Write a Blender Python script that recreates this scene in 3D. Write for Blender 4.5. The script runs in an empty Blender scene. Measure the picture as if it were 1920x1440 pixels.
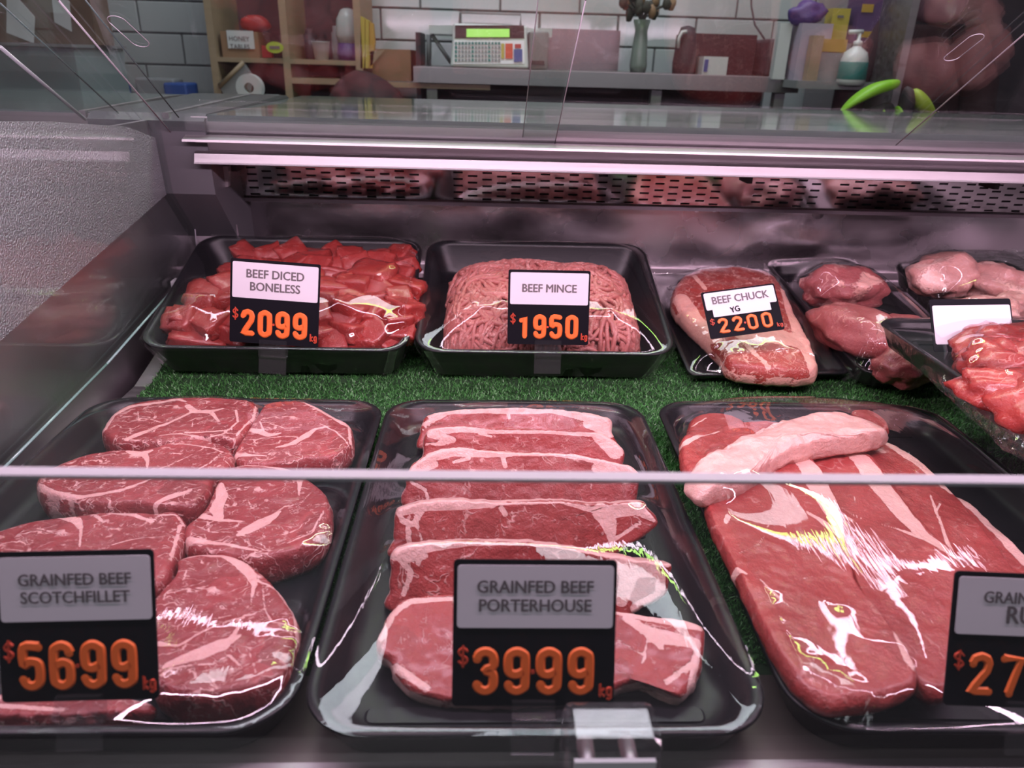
import bpy, bmesh, math, random
import numpy as np
from math import sin, cos, pi, radians, sqrt
from mathutils import Vector, Matrix, noise
random.seed(7); rng = np.random.default_rng(7)
SC = bpy.context.scene; COL = SC.collection
# ------------------------------------------------------------------ camera, light, exposure
F = 1400.; PITCH = radians(23.5); YAW = radians(2.4); ROLL = radians(1.7); CAM = np.array([0, 0, .39])
_fw = np.array([sin(YAW)*cos(PITCH), cos(YAW)*cos(PITCH), -sin(PITCH)])
_rt = np.array([cos(YAW), -sin(YAW), 0]); _up = np.cross(_rt, _fw)
_R = _rt*cos(ROLL)+_up*sin(ROLL); _U = _up*cos(ROLL)-_rt*sin(ROLL)
cd = bpy.data.cameras.new('camera'); cam = bpy.data.objects.new('camera', cd); COL.objects.link(cam); SC.camera = cam
cd.sensor_width = 36; cd.lens = 36*F/1920; cd.clip_start = .01
cd.dof.use_dof = True; cd.dof.focus_distance = .78; cd.dof.aperture_fstop = 8.5
cam.matrix_world = Matrix([[_R[0], _U[0], -_fw[0], CAM[0]], [_R[1], _U[1], -_fw[1], CAM[1]], [_R[2], _U[2], -_fw[2], CAM[2]], [0, 0, 0, 1]])
SC.view_settings.view_transform = 'Standard'; SC.view_settings.look = 'None'
SC.view_settings.exposure = -0.16; SC.view_settings.gamma = 1; SC.view_settings.use_curve_mapping = False
w = bpy.data.worlds.new('world'); SC.world = w; w.use_nodes = True
w.node_tree.nodes['Background'].inputs[0].default_value = (.62, .60, .68, 1)
w.node_tree.nodes['Background'].inputs[1].default_value = .09
SC.cycles.transparent_max_bounces = 32; SC.cycles.max_bounces = 10
SC.cycles.caustics_reflective = False; SC.cycles.caustics_refractive = False

def area(name, loc, to, sx, sy, power, color):
    l = bpy.data.lights.new(name, 'AREA'); l.shape = 'RECTANGLE'; l.size = sx; l.size_y = sy; l.energy = power; l.color = color
    o = bpy.data.objects.new(name, l); COL.objects.link(o); o.location = loc
    o.rotation_euler = (Vector(to)-Vector(loc)).to_track_quat('-Z', 'Y').to_euler(); return o
PINK = (1, .69, .88)
area('case_tube_light', (.25, .43, .575), (.25, .85, 0), 2.0, .035, 17, PINK)       # fluorescent tube under the canopy front
area('rear_fill_light', (.25, 1.02, .62), (.25, .85, 0), 2.0, .015, 3.2, PINK)  # added fill for the back row of trays, no fitting of the case
area('shop_ceiling_light', (.2, 1.9, 2.0), (.2, 2.5, .3), 2.2, .50, 44, (.94, .90, 1))
area('customer_ceiling_light', (-.3, -.9, 1.9), (0, .6, .1), 1.6, .5, 12, (.95, .97, 1))

def ray(x, y): return _fw+_R*(x-960)/F-_U*(y-720)/F
class Plane:                                     # a real surface of the place, given by a point and its normal
    def __init__(s, p, n):
        s.p = np.array(p, float); s.n = np.array(n, float); s.n /= np.linalg.norm(s.n)
        a = np.array([1., 0, 0]); s.u = a-s.n*(a@s.n); s.u /= np.linalg.norm(s.u); s.v = np.cross(s.n, s.u)
    def at(s, x, y): d = ray(x, y); return CAM+d*(((s.p-CAM)@s.n)/(d@s.n))
    def uv(s, x, y): q = s.at(x, y)-s.p; return np.array([q@s.u, q@s.v])
    def w(s, uv, h=0): return s.p+s.u*uv[0]+s.v*uv[1]+s.n*h
def ZP(z): return Plane((0, 0, z), (0, 0, 1))
def YP(y): return Plane((0, y, 0), (0, -1, 0))
def XP(x): return Plane((x, 0, 0), (1, 0, 0))
SL = .217                                        # slope of the rear half of the deck
def BP(z0): return Plane((0, .9, z0), (0, -SL, 1))

# ------------------------------------------------------------------ materials
def nt(name):
    m = bpy.data.materials.new(name); m.use_nodes = True; t = m.node_tree; t.nodes.clear()
    out = t.nodes.new('ShaderNodeOutputMaterial'); return m, t, out
def N(t, kind, **kw):
    n = t.nodes.new('ShaderNode'+kind)
    for k, v in kw.items():
        if k.startswith('_'): setattr(n, k[1:], v)
        else:
            s = n.inputs[int(k[1:])] if k[0] == 'i' and k[1:].isdigit() else n.inputs[k.replace('__', ' ')]
            if hasattr(v, 'is_output'): t.links.new(v, s)
            else: s.default_value = v
    return n
def ramp(t, fac, stops):
    r = t.nodes.new('ShaderNodeValToRGB'); t.links.new(fac, r.inputs[0]); e = r.color_ramp.elements
    while len(e) < len(stops): e.new(.5)
    for q, (p, c) in zip(e, stops): q.position = p; q.color = (*c, 1) if len(c) == 3 else c
    return r.outputs[0]
def math_(t, op, a, b=0., clamp=False):
    n = t.nodes.new('ShaderNodeMath'); n.operation = op; n.use_clamp = clamp
    for i, v in enumerate((a, b)):
        if hasattr(v, 'is_output'): t.links.new(v, n.inputs[i])
        else: n.inputs[i].default_value = v
    return n.outputs[0]
def mixc(t, f, a, b):
    n = t.nodes.new('ShaderNodeMix'); n.data_type = 'RGBA'
    for i, v in ((0, f), (6, a), (7, b)):
        if hasattr(v, 'is_output'): t.links.new(v, n.inputs[i])
        else: n.inputs[i].default_value = v if i == 0 else (*v, 1)
    return n.outputs[2]
def simple(name, col, rough=.5, metal=0., spec=.5, bump=0, bscale=60, emit=None, est=1, aniso=None, var=0, coat=0, bdist=.002):
    m, t, out = nt(name); p = N(t, 'BsdfPrincipled', Base__Color=(*col, 1), Roughness=rough, Metallic=metal)
    p.inputs['Specular IOR Level'].default_value = spec; p.inputs['Coat Weight'].default_value = coat; p.inputs['Coat Roughness'].default_value = .08
    co = N(t, 'TexCoord').outputs['Object']
    if aniso: co = N(t, 'Mapping', Vector=co, Scale=aniso).outputs[0]
    if var:
        nz = N(t, 'TexNoise', Vector=co, Scale=bscale*.35, Detail=4.).outputs[0]
        a = tuple(max(0, c*(1-var)) for c in col); b = tuple(min(1, c*(1+var)) for c in col)
        t.links.new(mixc(t, nz, a, b), p.inputs['Base Color'])
        t.links.new(math_(t, 'MULTIPLY', math_(t, 'ADD', nz, .5), rough), p.inputs['Roughness'])
    if bump:
        nz = N(t, 'TexNoise', Vector=co, Scale=bscale, Detail=5.).outputs[0]
        t.links.new(N(t, 'Bump', Strength=bump, Distance=bdist, Height=nz).outputs[0], p.inputs['Normal'])
    if emit: p.inputs['Emission Color'].default_value = (*emit, 1); p.inputs['Emission Strength'].default_value = est
    t.links.new(p.outputs[0], out.inputs[0]); return m

def meat(name, lean1, lean2, fatc, marb=.5, mscale=60, stretch=(1, 1, 1), rough=.29, fatamt=0., coat=.3, muscle=.35, bs=.8):
    m, t, out = nt(name); tc = N(t, 'TexCoord').outputs['Object']
    warp = N(t, 'TexNoise', Vector=tc, Scale=45., Detail=3.).outputs['Color']
    vm = t.nodes.new('ShaderNodeVectorMath'); vm.operation = 'MULTIPLY_ADD'
    t.links.new(warp, vm.inputs[0]); vm.inputs[1].default_value = (.028, .028, .028); t.links.new(tc, vm.inputs[2])
    co = N(t, 'Mapping', Vector=vm.outputs[0], Scale=stretch).outputs[0]
    fat = N(t, 'Attribute', _attribute_name='fat').outputs['Fac']
    n1 = N(t, 'TexNoise', Vector=tc, Scale=230., Detail=5., Roughness=.6).outputs[0]
    n2 = N(t, 'TexNoise', Vector=tc, Scale=24., Detail=4.).outputs[0]
    n3 = N(t, 'TexNoise', Vector=tc, Scale=700., Detail=3.).outputs[0]
    f0 = math_(t, 'ADD', fat, math_(t, 'MULTIPLY', math_(t, 'SUBTRACT', n1, .5), .75))
    big = ramp(t, f0, [(.44, (0, 0, 0)), (.56, (1, 1, 1))])
    def ridge(scale, w, vec, det=2.):
        q = N(t, 'TexNoise', Vector=vec, Scale=float(scale), Detail=det, Distortion=.5).outputs[0]
        return ramp(t, math_(t, 'ABSOLUTE', math_(t, 'SUBTRACT', q, .5)), [(0., (1, 1, 1)), (w*.45, (.8, .8, .8)), (w, (0, 0, 0))])
    vein = ridge(mscale*.62, .020, co); vein2 = ridge(mscale*2.6, .040, co)
    msk = ramp(t, N(t, 'TexNoise', Vector=tc, Scale=44., Detail=2.).outputs[0], [(.58-.22*marb, (0, 0, 0)), (.68-.22*marb, (1, 1, 1))])
    msk2 = ramp(t, N(t, 'TexNoise', Vector=tc, Scale=130., Detail=2.).outputs[0], [(.66-.2*marb, (0, 0, 0)), (.74-.2*marb, (1, 1, 1))])
    vv = math_(t, 'ADD', math_(t, 'MULTIPLY', vein, msk), math_(t, 'MULTIPLY', math_(t, 'MULTIPLY', vein2, msk2), .8))
    tot = math_(t, 'ADD', big, math_(t, 'MULTIPLY', vv, min(1., marb*1.6)), True)
    if fatamt: tot = math_(t, 'ADD', tot, math_(t, 'MULTIPLY', n2, fatamt), True)
    lean = mixc(t, ramp(t, n2, [(.3, (0, 0, 0)), (.7, (1, 1, 1))]), lean1, lean2)
    cell = N(t, 'TexVoronoi', Vector=vm.outputs[0], Scale=26.).outputs['Color']; cb = t.nodes.new('ShaderNodeSeparateColor'); t.links.new(cell, cb.inputs[0])
    lean = mixc(t, math_(t, 'MULTIPLY', cb.outputs[0], muscle), lean, tuple(c*.45 for c in lean1))
    lean = mixc(t, math_(t, 'MULTIPLY', n1, .5), lean, tuple(c*.5 for c in lean1))
    fcol = mixc(t, math_(t, 'MULTIPLY', n1, 1.), fatc, tuple(c*k for c, k in zip(fatc, (.86, .66, .64))))
    c = mixc(t, tot, lean, fcol)
    p = N(t, 'BsdfPrincipled', Base__Color=c, Roughness=rough); p.inputs['Coat Weight'].default_value = coat; p.inputs['Coat Roughness'].default_value = .2
    p.inputs['Subsurface Weight'].default_value = .15; p.inputs['Subsurface Radius'].default_value = (.004, .0015, .001); p.inputs['Subsurface Scale'].default_value = .6
    h = math_(t, 'ADD', math_(t, 'ADD', math_(t, 'MULTIPLY', n1, .8), math_(t, 'MULTIPLY', n3, .25)), math_(t, 'MULTIPLY', tot, .35))
    t.links.new(N(t, 'Bump', Strength=bs, Distance=.0022, Height=h).outputs[0], p.inputs['Normal'])
    t.links.new(p.outputs[0], out.inputs[0]); return m

def clear(name, tint=(1, 1, 1), rough=.02, ior=1.45, extra=0., bump=0, bscale=(40, 40, 40), haze=0., hcol=(.8, .8, .8), wrinkle=None):
    m, t, out = nt(name)
    bf = N(t, 'NewGeometry').outputs['Backfacing']
    fr = N(t, 'Fresnel', IOR=math_(t, 'ADD', ior, math_(t, 'MULTIPLY', bf, 1/ior-ior))); gl = N(t, 'BsdfGlossy', Roughness=rough); tr = N(t, 'BsdfTransparent', Color=(*tint, 1))
    if bump:
        tc = N(t, 'TexCoord').outputs['Object']
        co = N(t, 'Mapping', Vector=tc, Scale=bscale).outputs[0]
        nz = N(t, 'TexNoise', Vector=co, Scale=1., Detail=3., Distortion=.4).outputs[0]
        if wrinkle:
            co2 = N(t, 'Mapping', Vector=tc, Scale=wrinkle, Rotation=(0, 0, .5)).outputs[0]
            nw = N(t, 'TexNoise', Vector=co2, Scale=1., Detail=2., Distortion=1.).outputs[0]
            mk = ramp(t, N(t, 'TexNoise', Vector=tc, Scale=14., Detail=1.).outputs[0], [(.45, (0, 0, 0)), (.62, (1, 1, 1))])
            nz = math_(t, 'ADD', math_(t, 'MULTIPLY', nz, .7), math_(t, 'MULTIPLY', math_(t, 'MULTIPLY', nw, mk), .8))
        b = N(t, 'Bump', Strength=bump, Distance=.002, Height=nz).outputs[0]
        t.links.new(b, fr.inputs['Normal']); t.links.new(b, gl.inputs['Normal'])
    f = math_(t, 'ADD', fr.outputs[0], extra, True)
    mx = N(t, 'MixShader', i0=f, i1=tr.outputs[0], i2=gl.outputs[0])
    if haze:
        df = N(t, 'BsdfDiffuse', Color=(*hcol, 1)); mx = N(t, 'MixShader', i0=haze, i1=mx.outputs[0], i2=df.outputs[0])
    t.links.new(mx.outputs[0], out.inputs[0]); return m

M = dict(
    scotch=meat('beef_marbled', (.36, .045, .052), (.47, .080, .085), (.82, .50, .48), .72, 52, (1, 2.0, 1), muscle=.5),
    porter=meat('beef_sirloin', (.36, .034, .034), (.50, .075, .070), (.80, .53, .49), .40, 60),
    rump=meat('beef_rump', (.38, .045, .042), (.49, .085, .078), (.80, .52, .47), .22, 42, muscle=.4),
    diced=meat('beef_diced', (.38, .028, .026), (.54, .070, .056), (.78, .42, .38), .30, 60, (1, 2.5, 1), rough=.25, coat=.5, muscle=.5),
    chuck=meat('beef_chuck', (.40, .045, .036), (.52, .10, .08), (.80, .46, .38), .85, 60),
    shank=meat('lamb_shank_meat', (.40, .085, .085), (.50, .16, .16), (.78, .46, .40), .32, 34),
    pale=meat('pale_pink_meat', (.62, .28, .25), (.70, .36, .32), (.82, .56, .50), .45, 30),
    mince=meat('beef_mince', (.50, .135, .115), (.62, .23, .20), (.80, .50, .45), .6, 160, rough=.45, coat=.1, muscle=0., bs=.25),
    tray=simple('black_plastic', (.007, .0065, .009), .34, spec=.35, bump=.05, bscale=200),
    steel=simple('brushed_steel', (.40, .37, .385), .46, 1, bump=.06, bscale=14, aniso=(.6, 14, 14), var=.12),
    steel_wall=simple('dull_wall_steel', (.62, .56, .60), .45, 1, bump=.1, bscale=12, var=.15),
    steel_back=simple('rippled_back_steel', (.72, .66, .69), .27, 1, bump=.8, bscale=16, var=.2),
    steel_emb=simple('embossed_steel', (.60, .56, .61), .42, .75, bump=1., bscale=430, bdist=.0035),
    grille=simple('polished_grille_steel', (.60, .56, .57), .10, 1),
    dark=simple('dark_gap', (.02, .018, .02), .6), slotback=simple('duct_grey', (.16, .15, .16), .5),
    counter=simple('glossy_counter_top', (0.285, 0.347, 0.341), .08, .6, bump=.02, bscale=8),
    turf=simple('turf_green', (.060, .22, .052), .42, spec=.6, var=.6, bscale=420),
    turfbase=simple('turf_backing', (.012, .042, .012), .9),
    film=clear('cling_film', rough=.012, ior=1.5, extra=.012, bump=.09, bscale=(40, 18, 30), haze=.004, wrinkle=(190, 16, 60)),
    filmskirt=clear('gathered_film', rough=.06, ior=1.45, extra=.03, bump=.8, bscale=(120, 40, 50), haze=.012, wrinkle=(40, 200, 60)),
    glass=clear('pane_glass', (.93, .975, .96), .005, 1.5, .0, haze=.006, hcol=(.8, .82, .82)),
    fglass=clear('front_pane_glass', (.95, .965, .97), .005, 1.5, .01, haze=.012, hcol=(.75, .73, .78)),
    gedge=simple('glass_edge_and_glint', (.42, .40, .44), .12, 0, spec=.8, emit=None),  # also colours the reflection lines drawn on the canopy glass
    acrylic=clear('clear_acrylic', (.94, .94, .95), .02, 1.49, .02, haze=.012),
    black=simple('sign_black', (.007, .007, .010), .6, spec=.08),
    card=simple('sign_card', (.70, .68, .72), .6),
    ink=simple('grey_ink', (.13, .115, .12), .6),
    orange=simple('orange_digit', (.90, .17, .03), .5),
    orange_d=simple('dull_red_mark', (.55, .06, .025), .5),
    tile=simple('white_tile', (0.384, 0.422, 0.422), .18, bump=.05, bscale=10, coat=.3),
    grout=simple('dark_grout', (0.099, 0.112, 0.118), .9),
    wood=simple('pine_wood', (0.260, 0.198, 0.124), .6, bump=.2, bscale=30, aniso=(1, 1, 12), var=.2),
    card_box=simple('brown_cardboard', (0.211, 0.124, 0.068), .8, var=.1),
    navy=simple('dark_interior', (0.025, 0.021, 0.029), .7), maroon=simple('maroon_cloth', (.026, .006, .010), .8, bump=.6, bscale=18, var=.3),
    lime=simple('lime_plastic', (0.223, 0.496, 0.019), .45), lime2=simple('lime_yellow_plastic', (0.310, 0.422, 0.037), .5, var=.2, bscale=60),
    white=simple('white_plastic', (0.475, 0.502, 0.502), .35), yellow=simple('yellow_card', (0.384, 0.310, 0.043), .6), gold=simple('mustard_card', (0.384, 0.236, 0.031), .6),
    purple=simple('purple_nitrile', (0.062, 0.034, 0.174), .5, bump=.8, bscale=60), blue=simple('blue_plastic', (0.019, 0.062, 0.248), .5),
    teal=simple('teal_label', (0.025, 0.161, 0.149), .5), lcd=simple('lcd_screen', (.3, .6, .1), .4, emit=(.35, .75, .15), est=.55),
    red=simple('red_plastic', (0.372, 0.031, 0.031), .5), greyp=simple('grey_plastic', (0.186, 0.198, 0.205), .5), leaf=simple('dried_leaf', (0.037, 0.034, 0.025), .8),
    lamp=simple('lamp_tube', (.9, .9, .9), .4, emit=(1, .85, .93), est=6), limeglow=simple('lime_neon', (.5, .9, .3), .4, emit=(.62, 1, .22), est=30),
)

# ------------------------------------------------------------------ object helpers
def tag(o, label=None, cat=None, group=None, kind=None):
    for k, v in (('label', label), ('category', cat), ('group', group), ('kind', kind)):
        if v: o[k] = v
    return o
def empty(name, loc=(0, 0, 0), rot=(0, 0, 0), **kw):
    o = bpy.data.objects.new(name, None); COL.objects.link(o); o.empty_display_size = .02; o.location = loc; o.rotation_euler = rot
    return tag(o, **kw)
def wloc(o):
    p = np.zeros(3)
    while o is not None: p = p+np.array(o.location); o = o.parent
    return p
def mesh(name, V, Fc, mat, parent=None, smooth=False, fat=None, recenter=True, world=None, **kw):
    """V in world coordinates (or in the parent's own when world is False)."""
    V = np.array(V, float); me = bpy.data.meshes.new(name)
    if parent is not None:
        if world is not False: V = V-wloc(parent)
        loc = (0, 0, 0)
    elif recenter:
        lo, hi = V.min(0), V.max(0); loc = np.array([(lo[0]+hi[0])/2, (lo[1]+hi[1])/2, lo[2]]); V = V-loc
    else: loc = (0, 0, 0)
    me.from_pydata(V.tolist(), [], [tuple(f) for f in Fc]); me.materials.append(mat)
    if smooth: me.polygons.foreach_set('use_smooth', [True]*len(me.polygons))
    if fat is not None:
        a = me.attributes.new('fat', 'FLOAT', 'POINT'); a.data.foreach_set('value', np.array(fat, np.float32))
    me.update(); o = bpy.data.objects.new(name, me); COL.objects.link(o); o.location = loc
    if parent is not None: o.parent = parent
    return tag(o, **kw)
def fixn(o):
    bm = bmesh.new(); bm.from_mesh(o.data); bmesh.ops.recalc_face_normals(bm, faces=bm.faces); bm.to_mesh(o.data); bm.free(); return o
BOXF = [(0, 3, 2, 1), (4, 5, 6, 7), (0, 1, 5, 4), (1, 2, 6, 5), (2, 3, 7, 6), (3, 0, 4, 7)]
def boxv(x0, x1, y0, y1, z0, z1): return [(x0, y0, z0), (x1, y0, z0), (x1, y1, z0), (x0, y1, z0), (x0, y0, z1), (x1, y0, z1), (x1, y1, z1), (x0, y1, z1)]
def box(name, b, mat, parent=None, bev=0, **kw):
    o = mesh(name, boxv(*b), BOXF, mat, parent, **kw)
    if bev: bevel(o, bev)
    return o
def bevel(o, r, seg=2):
    bm = bmesh.new(); bm.from_mesh(o.data); bmesh.ops.bevel(bm, geom=bm.edges[:], offset=r, segments=seg, affect='EDGES', profile=.5, clamp_overlap=True); bm.to_mesh(o.data); bm.free()
def tube(name, pts, r, mat, parent=None, n=8, **kw):
    V, Fc = tubev(pts, r, n); return mesh(name, V, Fc, mat, parent, smooth=True, **kw)
def tubev(pts, r, n=8, base=0):
    pts = [np.array(p, float) for p in pts]; V = []; Fc = []; rr = r if hasattr(r, '__len__') else [r]*len(pts)
    prev = None
    for i, p in enumerate(pts):
        d = pts[min(i+1, len(pts)-1)]-pts[max(i-1, 0)]; d = d/(np.linalg.norm(d)+1e-12)
        a = prev-d*(prev@d) if prev is not None else np.cross(d, (0, 0, 1) if abs(d[2]) < .9 else (1, 0, 0)); a = a/(np.linalg.norm(a)+1e-12); prev = a
        b = np.cross(d, a)
        for k in range(n): V.append(p+(a*cos(2*pi*k/n)+b*sin(2*pi*k/n))*rr[i])
    L = len(pts)
    for i in range(L-1):
        for k in range(n): Fc.append((base+i*n+k, base+i*n+(k+1) % n, base+(i+1)*n+(k+1) % n, base+(i+1)*n+k))
    Fc.append(tuple(base+k for k in range(n-1, -1, -1))); Fc.append(tuple(base+(L-1)*n+k for k in range(n)))
    return V, Fc
def extrude_x(name, prof, x0, x1, mat, parent=None, **kw):
    n = len(prof); V = [(x0, y, z) for y, z in prof]+[(x1, y, z) for y, z in prof]
    Fc = [(i, (i+1) % n, n+(i+1) % n, n+i) for i in range(n)]+[tuple(range(n-1, -1, -1)), tuple(range(n, 2*n))]
    return fixn(mesh(name, V, Fc, mat, parent, **kw))
def prism(name, pts, depth, mat, parent=None, **kw):
    """flat polygon (3-D points) given thickness along vector depth"""
    pts = [np.array(p, float) for p in pts]; n = len(pts); V = pts+[p+np.array(depth) for p in pts]
    Fc = [(i, (i+1) % n, n+(i+1) % n, n+i) for i in range(n)]+[tuple(range(n-1, -1, -1)), tuple(range(n, 2*n))]
    return fixn(mesh(name, V, Fc, mat, parent, **kw))
def lathe(name, prof, c, mat, parent=None, n=20, **kw):
    V = []; Fc = []
    for r, z in prof:
        for k in range(n): V.append((c[0]+r*cos(2*pi*k/n), c[1]+r*sin(2*pi*k/n), c[2]+z))
    for i in range(len(prof)-1):
        for k in range(n): Fc.append((i*n+k, i*n+(k+1) % n, (i+1)*n+(k+1) % n, (i+1)*n+k))
    Fc.append(tuple(range(n-1, -1, -1))); Fc.append(tuple((len(prof)-1)*n+k for k in range(n)))
    return mesh(name, V, Fc, mat, parent, smooth=True, **kw)

# ------------------------------------------------------------------ the shop behind
def room():
    wb = empty('wall_back', (0, 2.83, 0), kind='structure', label='white subway tiled back wall of the shop')
    box('grout', (-3.2, 3.2, 2.815, 2.9, -.75, 2.2), M['grout'], wb)
    tw, th = .268, .098; pr = None
    zr = YP(2.81).at(300, 62)[2]; xr = YP(2.81).at(340, 62)[0]
    for r in range(-5, 4):
        for c in range(-6, 10):
            x = xr+c*tw+(r % 2)*tw/2+.0; z = zr+r*th
            if pr is None:
                pr = box('tile', (-tw/2+.003, tw/2-.003, -.008, .006, -th/2+.003, th/2-.003), M['tile'], recenter=False); bevel(pr, .002, 1); o = pr
            else: o = pr.copy(); COL.objects.link(o)
            o.parent = wb; o.location = (x+tw/2, -.015, z-th/2)
    f = box('floor', (-3.2, 3.2, -2, 2.9, -.78, -.75), simple('floor_vinyl', (.10, .10, .11), .5), kind='structure')
    box('wall_right', (3.2, 3.25, -2, 2.9, -.75, 2.2), simple('plaster', (.4, .42, .42), .8), kind='structure')
    box('wall_left', (-3.25, -3.2, -2, 2.9, -.75, 2.2), simple('plaster', (.4, .42, .42), .8), kind='structure')
room()

def board(name, x0, x1, y, z0, z1, mat, parent, d=.25, t=0): return box(name, (x0, x1, y, y+d, z0, z1), mat, parent)
def background():
    Y = 2.50; A = YP(Y).at
    # pine shelving unit
    s = empty('shelving_unit', (-.6, Y, -.7), label='pine shelving unit with open cubbyholes standing against the tiled wall', cat='shelving')
    xl = A(398, 90)[0]; xm = A(535, 90)[0]; xr = A(672, 90)[0]; t = .013; zt = .75
    for x in (xl, xm, xr): box('upright', (x-t/2-.004, x+t/2+.004, Y, Y+.26, -.7, zt), M['wood'], s)
    z1 = A(450, 108)[2]; z2 = A(600, 147)[2]
    box('shelf', (xl, xm, Y+.002, Y+.255, z1-t, z1), M['wood'], s); box('shelf', (xm, xr, Y+.002, Y+.255, z1-t, z1), M['wood'], s)
    box('shelf', (xm, xr, Y+.002, Y+.255, z2-t*1.3, z2), M['wood'], s)
    zl = A(490, 184)[2]; box('shelf', (xl, xm, Y-.16, Y+.255, zl-.012, zl), M['wood'], s); box('back_board', (xl, xr, Y+.256, Y+.262, -.7, zt), M['navy'], s, label='dark back board')
    # on the shelf
    c = empty('cardboard_carton', (xl+.09, Y+.08, z1+.001), label='small brown cardboard carton with a white label in the left cubbyhole', cat='box')
    x0, x1 = A(412, 90)[0], A(482, 90)[0]; zt1 = A(440, 58)[2]
    box('carton_body', (x0, x1, Y+.02, Y+.16, z1, zt1), M['card_box'], c)
    box('paper_label', (x0+.02, x1-.012, Y+.017, Y+.0195, z1+.025, z1+.075), M['white'], c)
    text('label_text', 'HONEY', .018, Vector(((x0+x1)/2, Y+.016, z1+.052)), M['ink'], c, (pi/2, 0, 0)); text('label_text', 'TABLES', .018, Vector(((x0+x1)/2, Y+.016, z1+.030)), M['ink'], c, (pi/2, 0, 0))
    q = A(517, 89); prism('oval_sticker', [q+np.array([.026*cos(a*pi/12), -.012, .016*sin(a*pi/12)]) for a in range(24)], (0, .002, 0), M['lime2'], label='small yellow-green oval sign hanging at the shelf divider', cat='sign')
    box('printed_mark', (q[0]-.015, q[0]+.015, q[1]-.0135, q[1]-.0125, q[2]-.004, q[2]+.004), M['ink'], bpy.data.objects['oval_sticker'])
    box('price_strip', (A(478, 87)[0], A(500, 87)[0], Y+.05, Y+.07, z1+.002, z1+.036), M['red'], label='small red packet beside the cardboard carton', cat='packet')
    V, Fc = blobv((A(462, 42)[0], Y+.1, A(462, 42)[2]), (.045, .03, .026), 3); mesh('red_bag', V, Fc, M['red'], smooth=True, label='crumpled red and white plastic bag on top of the carton', cat='bag')
    c = empty('white_cup', A(597, 110), label='white paper cup on the middle shelf', cat='cup'); c.location = (A(597, 110)[0], Y+.05, z1)
    lathe('cup_wall', [(.020, 0), (.027, .052), (.028, .052), (.027, .05)], (c.location[0], Y+.05, z1), M['white'], c)
    c = empty('detergent_bottle', (A(640, 60)[0], Y+.12, z1), label='white rounded bottle with purple base on the right of the shelf', cat='bottle')
    q = (A(640, 60)[0], Y+.12, z1); lathe('bottle_body', [(.033, .05), (.040, .075), (.034, .12), (.02, .145), (.01, .15)], q, M['white'], c); lathe('bottle_base', [(.034, 0), (.038, .02), (.033, .05)], q, M['purple'], c)
    for i, (px, py, h, m, l) in enumerate(((560, 85, .09, 'navy', 'dark jar at the left of the right-hand cubbyhole'), (583, 85, .075, 'maroon', 'dark red jar behind the white paper cup'), (615, 88, .10, 'greyp', 'tall grey canister beside the white rounded bottle'))):
        lathe('jar', [(.017, 0), (.018, .005), (.018, h*.8), (.013, h*.85), (.013, h)], (A(px, py)[0], Y+.16, z1), M[m], label=l, cat='jar')
    c = empty('tape_roll', A(490, 165), label='clear roll of tape standing under the left shelf', cat='tape'); q = A(488, 162)
    V = []; Fc = []; n = 28
    for k in range(n):
        a = 2*pi*k/n
        for r, y in ((.038, 0), (.038, .03), (.014, .03), (.014, 0)): V.append((q[0]+r*cos(a), q[1]-.12+y, q[2]+r*sin(a)))
    for k in range(n):
        for j in range(4): Fc.append((k*4+j, k*4+(j+1) % 4, ((k+1) % n)*4+(j+1) % 4, ((k+1) % n)*4+j))
    mesh('roll_ring', V, Fc, M['white'], c)
    prism('leaning_panel', [A(412, 165), A(408, 158), A(455, 114), A(475, 145), A(470, 175), A(420, 178)], (0, .012, 0), M['greyp'], label='grey panel with pale edge leaning inside the lower cubbyhole', cat='panel')
    tube('panel_edge', [A(412, 162)-np.array([0, .004, 0]), A(457, 117)-np.array([0, .004, 0])], .0065, M['wood'], bpy.data.objects['leaning_panel'])
    box('white_box', (A(507, 183)[0], A(533, 183)[0], Y-.12, Y-.05, A(520, 186)[2], A(520, 176)[2]), M['white'], label='tiny white box below the tape roll', cat='box')
    # yellow aprons and carton at right of the shelving
    c = empty('yellow_folder', (A(687, 90)[0], Y, .2), label='yellow plastic bags hung beside the shelving unit', cat='bag')
    for k, (a, b) in enumerate(((676, 684), (685, 693), (692, 700))):
        prism('bag_sheet', [A(a, 30+k*5), A(b, 34+k*5), A(b+(k == 2)*3, 100-k*10), A(b-2, 128), A(a, 128)], (0, .02, 0), M['gold' if k == 2 else 'yellow'], c)
    c = empty('brown_carton', (A(740, 120)[0], Y+.1, .2), label='large brown cardboard carton beside the yellow bags', cat='box')
    box('carton_body', (A(694, 100)[0], A(768, 100)[0], Y+.03, Y+.25, A(730, 152)[2], A(730, 92)[2]), M['card_box'], c)
    prism('flap', [A(694, 96), A(722, 93), A(694, 126)], (0, .003, 0), M['wood'], c)
    # steel bench with weighing scale
    Yb = 2.32; B = YP(Yb).at; b = empty('steel_bench', (.3, Yb, -.7), label='stainless steel wall bench carrying the weighing scale', cat='bench')
    zb = B(900, 128)[2]; x0 = B(775, 128)[0]; xe = B(1503, 128)[0]; box('bench_top', (x0, xe, Yb, Yb+.42, zb-.006, zb), M['steel'], b); box('bench_edge', (x0, xe, Yb-.003, Yb+.004, zb-.042, zb-.002), simple('dull_bench_steel', (.20, .21, .21), .4, .8), b)
    for x in (x0+.05, .5, xe-.04): box('leg', (x-.015, x+.015, Yb+.03, Yb+.06, -.75, zb-.006), M['greyp'], b)
    box('under_shelf', (x0, xe, Yb+.3, Yb+.42, -.05, zb-.02), M['navy'], b, label='dark storage under the bench')
    box('timber_rail', (B(690, 150)[0], x0+.22, Yb+.02, Yb+.04, zb-.058, zb-.044), M['wood'], label='thin timber rail running under the bench edge', cat='rail')
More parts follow.
